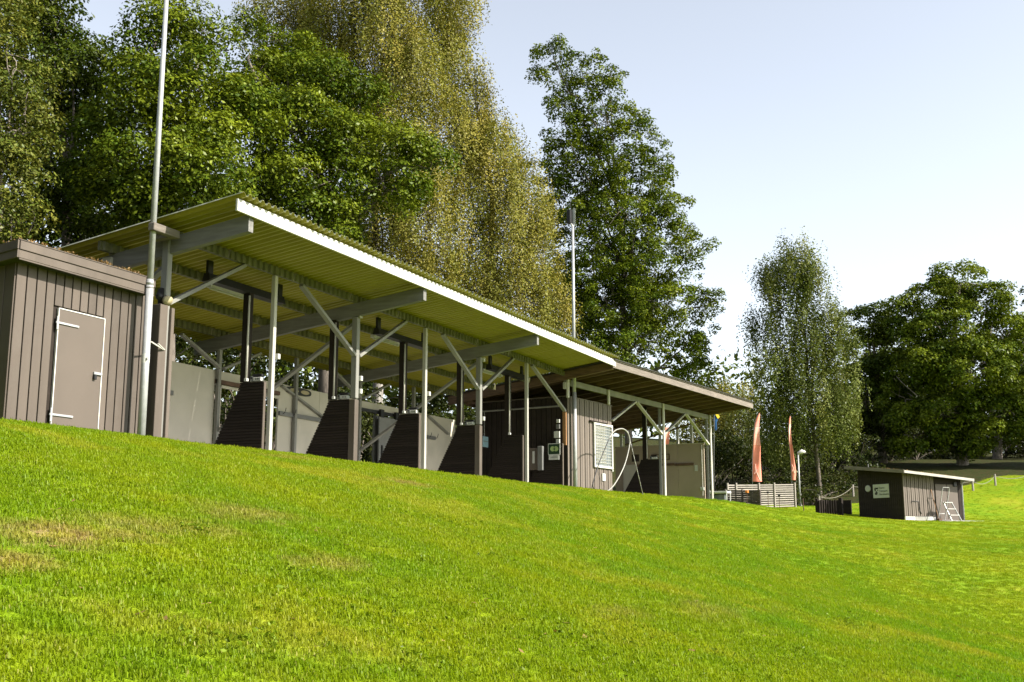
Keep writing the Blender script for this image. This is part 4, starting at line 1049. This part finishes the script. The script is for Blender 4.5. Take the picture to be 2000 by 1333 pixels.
# ---------------------------------------------------------------- trees
LF = 2.3


def crown_oak(lobes, dens, nleaf, ls, cr=(.50, 1.0), flat=.72, wide=1.0):
    """boughs: domes of leaves, thick on top and outside, with dark hollows between them"""
    P = []; N = []; T = []; S = []; C = []; Bv = []
    for (c, r) in lobes:
        r = np.array(r); rm = float(np.mean(cr)); A = (r[0] * r[1] * r[2]) ** (2 / 3)
        n = max(4, int(1.55 * dens * A * (.6 / rm) ** 2 * .62))
        d = rng.normal(0, 1, (n, 3)); d /= np.linalg.norm(d, axis=1, keepdims=True); rad = rng.uniform(.40 if wide == 1 else .1, 1.02, n) ** .6 * wide
        cc = c + d * r * rad[:, None]; C.append(cc)
        for k in range(n):
            rc = rng.uniform(*cr); m = int(LF * nleaf * (rc / .6) ** 2 * rng.uniform(.75, 1.25)); e = rng.normal(0, 1, (m, 3)) + d[k] * .35; e[:, 2] = np.where(rng.random(m) < .6, np.abs(e[:, 2]), e[:, 2]); e /= np.linalg.norm(e, axis=1, keepdims=True)
            sh = 1 + .22 * np.sin(e[:, 0] * 6 + k) * np.sin(e[:, 1] * 6 + 2 * k)
            q = e * ((1 - np.abs(rng.normal(0, .22, m))) * sh)[:, None] * rc * np.array([1, 1, flat])
            P.append(cc[k] + q); N.append(e * .8 + rng.normal(0, .5, (m, 3)) + [0, 0, .5]); S.append(ls * rng.uniform(.6, 1.2, m))
            T.append(np.clip(rng.uniform(.05, .7) + rng.normal(0, .2, m), 0, 1)); Bv.append(np.clip(rng.uniform(.3, .7) + rng.normal(0, .16, m), 0, 1))
    return np.concatenate(P), np.concatenate(N), np.concatenate(S), np.concatenate(T), np.concatenate(C), np.concatenate(Bv)


def crown_birch(lobes, dens, ls, slen=(.7, 2.0), per_m=15):
    P = []; N = []; T = []; S = []; C = []; Bv = []
    for (c, r) in lobes:
        r = np.array(r); n = max(6, int(2.9 * dens * (r[0] * r[1] * r[2]) ** (2 / 3)))
        r = r * np.array([1.12, 1.12, 1.0]); d = rng.normal(0, 1, (n, 3)); d /= np.linalg.norm(d, axis=1, keepdims=True); cc = c + d * r * (rng.uniform(.25, 1.05, n) ** .6)[:, None]; nb_ = max(2, n // 9); own = rng.integers(0, nb_, n); cc = cc[own] + rng.normal(0, .24, (n, 3)); d = d[own]; tb = rng.beta(1.4, 2.2, nb_); bb = rng.uniform(.3, .7, nb_); C.append(cc[::6])
        for k in range(n):
            L = rng.uniform(*slen); m = max(5, int(L * per_m)); t = np.linspace(0, 1, m) + rng.normal(0, .02, m)
            out = d[k] * [1, 1, 0] * .35
            q = cc[k] + out[None] * (t * (1.4 - t))[:, None] * L * .7 + np.stack([rng.normal(0, .085, m), rng.normal(0, .085, m), .25 * L - t * L], 1)
            P.append(q); N.append(rng.normal(0, .55, (m, 3)) + d[k] * .9 + [0, 0, .15]); T.append(np.clip(tb[own[k]] + rng.normal(0, .12, m), 0, 1)); S.append(ls * rng.uniform(.6, 1.2, m)); Bv.append(np.clip(bb[own[k]] + rng.normal(0, .11, m), 0, 1))
    return np.concatenate(P), np.concatenate(N), np.concatenate(S), np.concatenate(T), np.concatenate(C), np.concatenate(Bv)


def limb(mb, a, b, r0, r1, n=7, seg=6, wob=.06):
    a = Vector(a); b = Vector(b); L = (b - a).length; pts = []; rs = []
    off = Vector(rng.normal(0, 1, 3)) * wob * L
    for i in range(seg + 1):
        t = i / seg; pts.append(a.lerp(b, t) + off * math.sin(t * math.pi) + Vector((0, 0, .10 * L * math.sin(t * math.pi)))); rs.append(r0 + (r1 - r0) * t)
    mb.tube(pts, rs, n, False); return pts


def tree(name, label, foot, Z, lobes, kind, mat, bark, dens, ls, trunk_r, group, nleaf=95, sink=.3, lean=0, cat='tree', twig=.4, **kw):
    """lobes: (photo column, row, depth offset m, half width px, half height px)"""
    b = at(foot[0], foot[1], Z); b[2] = gz(b[0], b[1])
    t = thing(name, label, cat, b, 0, group); L = []
    for (x, y, dz, rx, ry) in lobes:
        k = (Z + dz) / FPX; L.append((at(x, y, Z + dz) - b, (rx * k, rx * k * .9, ry * k)))
    if kind == 'oak': P, N, S, T, C, Bv = crown_oak(L, dens, nleaf, ls, **kw)
    else: P, N, S, T, C, Bv = crown_birch(L, dens, ls, **kw)
    keep = P[:, 2] > .2 
    leaves('crown', P[keep], N[keep], S[keep], mat, t, T[keep], Bv[keep])
    mb = MB(); top = max(L, key=lambda l: l[0][2])[0]; ctr = np.mean([l[0] for l in L], 0)
    H = top[2]; ax = [Vector((0, 0, -sink)), Vector((ctr[0] * .10 + lean * .3, ctr[1] * .1, H * .18)), Vector((ctr[0] * .35 + lean, ctr[1] * .35, H * .42)), Vector((ctr[0] * .75, ctr[1] * .75, H * .68)), Vector(tuple(top))]
    ax = spline(ax, 5); nn = len(ax); rad = [trunk_r * (1.35 if i == 0 else 1) * (1 - .93 * i / (nn - 1)) ** .85 for i in range(nn)]
    mb.tube(ax, rad, 10, False)
    for (c, r) in L:
        i = min(nn - 2, max(3, int(nn * (.25 + .65 * max(0, min(1, (c[2] - r[2]) / H))) - 2))); lk = .55 if kind == 'oak' else .32; limb(mb, ax[i], c, rad[i] * lk, max(.015, rad[i] * .14), 7, 6, .08 if kind == 'oak' else .03)
        near = C[np.linalg.norm((C - c) / np.array(r), axis=1) < 1.1]
        for q in near[rng.permutation(len(near))[:int(3 + twig * len(near) * .25)][:16]]: limb(mb, np.array(c) + rng.normal(0, .2, 3) * np.array(r), q, max(.018, rad[i] * .14), .008, 5, 4, .1)
    mb.build('trunk', bark, t, True)
    return t


GB = 'trees on the slope behind the shelters'; GR = 'trees on the bank at the right'
def side_tree(label, x, y, h, r_, mat, group='trees beside the near hut, left of the view'):
    z = gz(x, y); b = np.array([x, y, z]); t = thing('side_tree', label, 'tree', b, 0, group)
    L = [(np.array([rng.normal(0, r_ * .3), rng.normal(0, r_ * .3), h * f]), (r_, r_, h * .16)) for f in (.14, .36, .6, .82)]
    P, N, S, T, C, Bv = crown_oak(L, 3.2, 26, .20, (.8, 1.4)); P[:, 2] = np.maximum(P[:, 2], .1)
    leaves('crown', P, N, S, mat, t, T, Bv); mb = MB(); mb.tube([(0, 0, -.3), (.1, 0, h * .3), (0, .1, h * .6), (0, 0, h * .9)], [.3, .24, .15, .03], 10, False)
    for c, rr in L: limb(mb, (0, 0, c[2] * .7), c, .10, .03, 6, 5, .08)
    mb.build('trunk', 'bark', t, True)


for lb, x, y, h, r_ in (('oak nearest the left end of the near hut', -12.5, 5.0, 13, 3.0), ('tall oak standing back left of the near hut', -16.5, 11, 17, 4.0), ('oak low on the slope left of the near hut', -18.5, 1.5, 12, 3.2), ('oak farthest left of the near hut', -26, 6, 16, 4.2), ('oak at the foot of the slope far left', -27, -5, 13, 3.6), ('dense tree added out of view to darken the near hut end wall', -8.4, 3.2, 9, 2.3), ('small dense tree added out of view to block light left of the near hut', -8.3, -1.4, 6.5, 1.6)): side_tree(lb, x, y, h, r_, 'oak_dark')  # last two added out of view to block sky light from the hut end
for lb, px, Z in (('deep wood tree closing the gap left of the broad oak trunk', 1720, 104), ('deep wood tree seen between middle oak and broad oak', 1800, 108), ('deep wood tree right behind the broad oak trunk', 1885, 106), ('deep wood tree between the two right-hand trunks', 1945, 104), ('deep wood tree at the right picture edge', 2010, 102)):
    q = at(px, 900, Z); side_tree(lb, q[0], q[1], 11, 4.4, 'oak_dark', 'trees deep in the right-hand wood')
tree('olive_tree', 'olive-green loose tree at the left picture edge', (-30, 700), 30, [(-20, 60, 0, 80, 90), (25, 130, -.5, 80, 80), (-30, 230, 0, 90, 90), (40, 250, -1, 60, 80), (-10, 350, -1, 90, 80), (30, 430, -1, 60, 60), (-40, 440, 0, 80, 80)], 'oak', 'olive', 'bark_grey', 20, .056, .22, GB, 85, cr=(.35, .7))
tree('dark_oak', 'tall shadowed oak between the left edge tree and the mast', (130, 720), 35, [(70, 20, 0, 60, 60), (125, 30, 0, 50, 60), (60, 100, 1, 80, 80), (140, 130, 0, 70, 70), (90, 210, 1, 90, 90), (175, 220, 1, 60, 80), (150, 320, 0, 100, 90), (70, 390, 1, 100, 80), (200, 420, 0, 90, 60)], 'oak', 'oak_dark', 'bark', 19, .070, .30, GB)
tree('bushy_oak', 'bright bushy oak directly behind the mast', (330, 720), 33, [(265, 110, 0, 55, 60), (320, 60, 0, 50, 45), (390, 75, .5, 60, 55), (290, 190, -1, 80, 70), (390, 170, -1, 80, 70), (235, 260, -.5, 60, 60), (340, 270, -1.5, 100, 70), (440, 250, -.5, 80, 80), (300, 340, -2, 100, 55), (420, 340, -2, 90, 55), (230, 380, -1, 90, 60), (350, 410, -1.5, 110, 50), (180, 340, -.5, 50, 50)], 'oak', 'oak', 'bark', 21, .068, .32, GB)
tree('spreading_oak', 'spreading green oak between the mast oak and the yellow birch', (640, 760), 38, [(500, 110, 1, 60, 60), (560, 110, 1, 50, 50), (520, 190, 0, 90, 70), (640, 170, 0, 75, 65), (580, 260, -1, 100, 70), (700, 210, 0, 45, 55), (690, 290, -1, 80, 65), (500, 300, -1, 70, 70), (790, 310, -1, 55, 55), (760, 370, -1.5, 80, 45), (620, 360, -2, 110, 60), (530, 400, -2, 90, 50), (640, 440, -2, 80, 40), (840, 330, -1, 30, 40), (480, 400, -1, 60, 40)], 'oak', 'oak', 'bark', 20, .070, .34, GB)
tree('golden_birch', 'huge yellowing birch with hanging twigs behind the roof, left stem', (740, 780), 46, [(560, 30, 2, 80, 70), (650, 10, 1, 90, 80), (740, 60, 0, 90, 90), (640, 110, 2, 100, 70), (800, 150, 0, 80, 100), (730, 220, 0, 80, 90), (800, 330, -1, 80, 90), (740, 420, 0, 100, 80), (830, 470, -1, 90, 80), (700, 480, 1, 70, 50), (800, -60, 1, 100, 90)], 'birch', 'birch', 'bark_birch', 84, .056, .26, GB)
tree('golden_birch', 'yellowing birch with drooping outline against the sky, right stem', (960, 830), 50, [(880, 10, 0, 60, 80), (860, 110, 0, 75, 90), (920, 200, 0, 55, 90), (880, 270, -1, 80, 90), (970, 290, 0, 60, 90), (930, 380, -1, 90, 90), (1020, 400, 0, 60, 90), (970, 480, -1, 90, 90), (1055, 500, 0, 48, 80), (880, 560, -1, 90, 80), (1000, 580, -1, 90, 80), (1080, 600, 0, 45, 70), (930, 640, -1, 90, 60)], 'birch', 'birch', 'bark_birch', 82, .057, .24, GB)
tree('tall_oak', 'tall airy oak standing free against the sky behind the floodlight', (1230, 900), 66, [(1080, 112, 0, 34, 26), (1050, 150, 0, 22, 24), (1140, 140, 0, 45, 40), (1190, 160, 0, 28, 34), (1100, 215, 0, 55, 50), (1185, 230, 0, 55, 55), (1245, 235, 0, 34, 42), (1110, 310, 0, 55, 60), (1200, 320, 0, 75, 60), (1285, 330, 0, 48, 55), (1130, 410, 0, 60, 60), (1225, 420, -1, 80, 60), (1310, 430, 0, 46, 55), (1160, 510, -1, 70, 60), (1260, 515, -1, 80, 60), (1350, 500, 0, 42, 50), (1190, 600, -1, 80, 60), (1300, 600, -1, 80, 55), (1378, 600, 0, 38, 45), (1230, 680, -1, 90, 45), (1335, 680, -1, 60, 45), (1130, 620, 0, 50, 70), (1350, 735, 0, 45, 35), (1165, 380, 1, 60, 60), (1210, 480, 2, 70, 60), (1180, 560, 2, 70, 60), (1250, 570, 2, 70, 60), (1150, 270, 1, 45, 50), (1265, 390, 1, 50, 60), (1240, 640, 3, 90, 50), (1072, 330, 1, 42, 60), (1085, 440, 1, 45, 70), (1105, 545, 1, 50, 60), (1100, 640, 2, 60, 60)], 'oak', 'oak', 'bark', 9.3, .090, .26, GB, 66, cr=(.26, .60), flat=.85, wide=1.14)
tree('grey_birch', 'grey-green birch with leaning trunk right of the banners', (1603, 985), 64, [(1545, 505, 0, 38, 36), (1575, 520, 0, 30, 36), (1508, 535, 0, 30, 36), (1590, 560, 0, 28, 40), (1530, 560, 0, 36, 42), (1550, 625, 0, 50, 50), (1485, 640, 0, 26, 40), (1615, 620, 0, 34, 42), (1645, 655, 0, 26, 46), (1590, 690, -1, 55, 52), (1510, 720, -1, 44, 56), (1640, 730, -1, 28, 55), (1570, 780, -1, 62, 56), (1497, 820, 0, 30, 55), (1620, 810, -1, 46, 55), (1660, 790, 0, 20, 50), (1530, 850, -1, 42, 48)], 'birch', 'birch_green', 'bark', 56, .074, .15, GR, lean=-1.0, slen=(.8, 2.2), per_m=13)
tree('middle_oak', 'smaller dark oak between grey birch and broad oak', (1725, 905), 80, [(1700, 620, 0, 48, 40), (1745, 640, 0, 36, 45), (1690, 690, 0, 50, 55), (1740, 730, 0, 55, 60), (1690, 780, 0, 60, 60), (1740, 830, 0, 60, 45), (1670, 850, 0, 45, 50)], 'oak', 'oak_dark', 'bark', 9, .115, .34, GR, 62, cr=(.5, 1.0))
tree('broad_oak', 'broad domed oak on the bank above the far hut', (1880, 905), 77, [(1875, 560, 0, 60, 42), (1815, 590, 0, 50, 42), (1930, 590, 0, 52, 45), (1770, 630, 0, 38, 42), (1860, 650, -1, 80, 60), (1950, 660, 0, 60, 60), (1800, 700, -1, 70, 60), (1900, 730, -2, 90, 60), (1975, 740, 0, 55, 65), (1770, 780, 0, 55, 60), (1850, 800, -1, 80, 55), (1940, 810, -1, 80, 55), (1790, 850, 0, 60, 40), (1890, 855, -1, 70, 35)], 'oak', 'oak', 'bark_grey', 11.5, .110, .42, GR, 72, cr=(.5, 1.05))
tree('edge_oak', 'dark oak cut off by the right picture edge', (1948, 910), 84, [(2010, 610, 0, 30, 45), (2040, 680, 0, 50, 60), (2010, 760, 0, 45, 60), (2050, 830, 0, 60, 50), (1985, 840, 0, 40, 50)], 'oak', 'oak_dark', 'bark_grey', 9, .115, .38, GR, 62, cr=(.5, 1.0))
tree('flanking_oak', 'oak just outside the picture at right, shading the bank', (2230, 905), 74, [(2200, 640, 0, 80, 70), (2280, 700, 0, 80, 80), (2180, 760, 0, 80, 80), (2260, 820, 0, 90, 60), (2150, 840, 0, 60, 40)], 'oak', 'oak_dark', 'bark_grey', 7, .16, .4, GR, 80, cr=(.6, 1.1))
tree('flanking_oak', 'second oak outside the picture at right', (2420, 905), 72, [(2400, 640, 0, 90, 80), (2460, 740, 0, 90, 90), (2370, 790, 0, 90, 80)], 'oak', 'oak_dark', 'bark_grey', 7, .16, .4, GR, 80, cr=(.6, 1.1))
tree('slender_birch', 'slender yellow-green birch seen under the timber roof end', (1410, 985), 78, [(1420, 790, 0, 38, 38), (1400, 850, 0, 45, 50), (1425, 910, 0, 50, 50), (1360, 840, 0, 45, 50)], 'birch', 'birch', 'bark_birch', 40, .07, .14, GR, per_m=11)
tree('slender_birch', 'slender birch behind the left red banner', (1462, 985), 76, [(1455, 790, 0, 32, 30), (1450, 850, 0, 42, 55), (1475, 910, 0, 45, 55), (1510, 930, 0, 40, 40)], 'birch', 'birch_green', 'bark_birch', 40, .07, .13, GR, per_m=11)
tree('pale_birch', 'distant pale birch top just over the timber roof end', (1430, 960), 100, [(1420, 770, 0, 40, 28), (1455, 785, 0, 36, 28), (1385, 800, 0, 40, 40), (1440, 850, 0, 60, 50)], 'birch', 'birch', 'bark_birch', 28, .09, .18, GR, per_m=9)


def shrub(label, x, y, h, r, group, mat='shrub'):
    z = gz(x, y); t = thing('shrub', label, 'shrub', (x, y, z), 0, group)
    L = [((rng.normal(0, r * .35), rng.normal(0, r * .35), h * f), (r * .8, r * .8, h * .28)) for f in (.22, .5, .75)]
    P, N, S, T, C, Bv = crown_oak([(np.array(c), rr) for c, rr in L], 8, 34, .085, (.3, .6))
    P[:, 2] = np.maximum(P[:, 2], .03); leaves('foliage', P, N, S, mat, t, T, Bv)
    mb = MB()
    for q in C[rng.permutation(len(C))[:10]]: limb(mb, (0, 0, -.1), q, .045, .012, 5, 5, .1)
    mb.build('stems', 'bark', t, True)
ORD = 'first second third fourth fifth sixth seventh eighth ninth tenth eleventh twelfth thirteenth fourteenth fifteenth'.split()
GS = 'undergrowth behind the open shelters'
for i, x in enumerate(np.arange(4, 40, 2.6)): shrub(ORD[i] + ' shrub from the left in the shaded row close behind the back wall', x + rng.normal(0, .3), 8.2 + rng.uniform(-.4, 1.5) - max(0, x - 20) * .05, rng.uniform(2.6, 4.4), 1.7, GS)
for i, x in enumerate(np.arange(2, 44, 4.2)): shrub(ORD[i] + ' tall shrub from the left in the farther row up the slope', x, 13 + rng.uniform(-.8, .8), rng.uniform(3.5, 5.5), 2.4, GS)
GU = 'undergrowth below the trees at right'
for px, py, Z, hh, lb in ((1392, 975, 66, 3.6, 'dark shrub just right of the shelter end post'), (1432, 975, 68, 3.2, 'dark shrub behind the left end of the slat fence'), (1475, 970, 67, 3.0, 'dark shrub behind the broad red banner'), (1515, 968, 69, 3.4, 'dark shrub between the two red banners'), (1556, 965, 70, 3.2, 'dark shrub behind the lamp post'),
                          (1630, 945, 73, 2.6, 'dark shrub behind the bin store, right of the leaning birch trunk'), (1665, 935, 74, 2.4, 'dark shrub showing left of the far hut roof tip'), (1700, 918, 80, 3.4, 'dark shrub above the left end of the far hut roof'), (1745, 912, 82, 3.6, 'dark shrub above the middle of the far hut roof'), (1790, 908, 83, 3.4, 'dark shrub above the turfed part of the far hut roof'),
                          (1835, 906, 84, 3.4, 'dark shrub above the right end of the far hut roof'), (1880, 904, 86, 3.6, 'dark shrub left of the broad oak trunk'), (1915, 903, 88, 3.4, 'dark shrub between the two right-hand trunks'), (1965, 902, 87, 3.6, 'dark shrub right of the right-hand trunks'), (2005, 900, 86, 4.0, 'dark shrub at the right picture edge below the oak'),
                          (1580, 950, 78, 4.5, 'taller dark shrub behind the leaning birch trunk'), (1640, 925, 86, 5.0, 'taller dark shrub below the middle oak'), (1720, 895, 95, 5.0, 'far dark shrub in deep shade above the far hut'), (1850, 890, 98, 5.0, 'far dark shrub in deep shade below the broad oak')):
    q = at(px, py, Z); shrub(lb, q[0], q[1], hh, 2.3, GU)
for px, Z, hh, lb in ((1585, 62, .9, 'low dark growth at the foot of the leaning birch'), (1618, 65, 1.0, 'low dark growth behind the bin store rope'), (1648, 66, 1.1, 'low dark growth left of the pale rope post'), (1672, 68, 1.2, 'low dark growth at the left end of the far hut roof'), (1545, 62, 1.0, 'low dark growth behind the right end of the slat fence'), (1500, 62, 1.2, 'low dark growth behind the middle of the slat fence')):
    q = at(px, 960, Z); shrub(lb, q[0], q[1], hh, 1.5, GU)
# wood behind, one mass
n = 26000
X = rng.uniform(-10, 1, n); tt = rng.random(n)
fx = np.interp(tt, [0, .35, .65, 1], [-25, 25, 75, 130]); fy = np.interp(tt, [0, .35, .65, 1], [24, 22, 24, -22]) + rng.normal(0, 1.6, n); nx = fx + rng.normal(0, 1.5, n)
cl = np.sin(fx * .9) + np.sin(fx * 2.3 + 1)
P = np.stack([nx, fy, ground(nx, fy) + rng.random(n) ** .9 * (8 + 1.2 * cl)], 1)
wood = leaves('far_wood', P, rng.normal(0, 1, (n, 3)) + [0, -.3, .5], rng.uniform(.18, .38, n), 'oak_dark', None, rng.random(n)); tag(wood, 'dark dense wood closing the view behind the nearer trees', None, None, 'stuff')

# fallen leaves and weeds on the lawn
P = np.array([on_ground(rng.uniform(-20, 2020), rng.uniform(960, 1333) if k % 3 else rng.uniform(1000, 1333)) for k in range(170)]); P = P[(P[:, 1] < -.6)]; P[:, 2] += .03
fl = leaves('fallen_leaves', P, rng.normal(0, .25, P.shape) + [0, 0, 1], rng.uniform(.018, .042, len(P)), 'sedum', None, rng.random(len(P))); tag(fl, 'small brown leaves scattered over the grass', None, None, 'stuff')
P = []
for k in range(28):
    q = on_ground(rng.uniform(-20, 2020), rng.uniform(1000, 1340)); rr_ = rng.uniform(.12, .45)
    for j in range(rng.integers(8, 26)): P.append((q[0] + rng.normal(0, rr_), q[1] + rng.normal(0, rr_ * .6), 0))
P = np.array(P); P = P[P[:, 1] < -.8]; P[:, 2] = ground(P[:, 0], P[:, 1]) + .03
cl = growth('clover_patches', P, 'clover', .016, None, 7); tag(cl, 'darker patches of clover in the lawn', None, None, 'stuff')
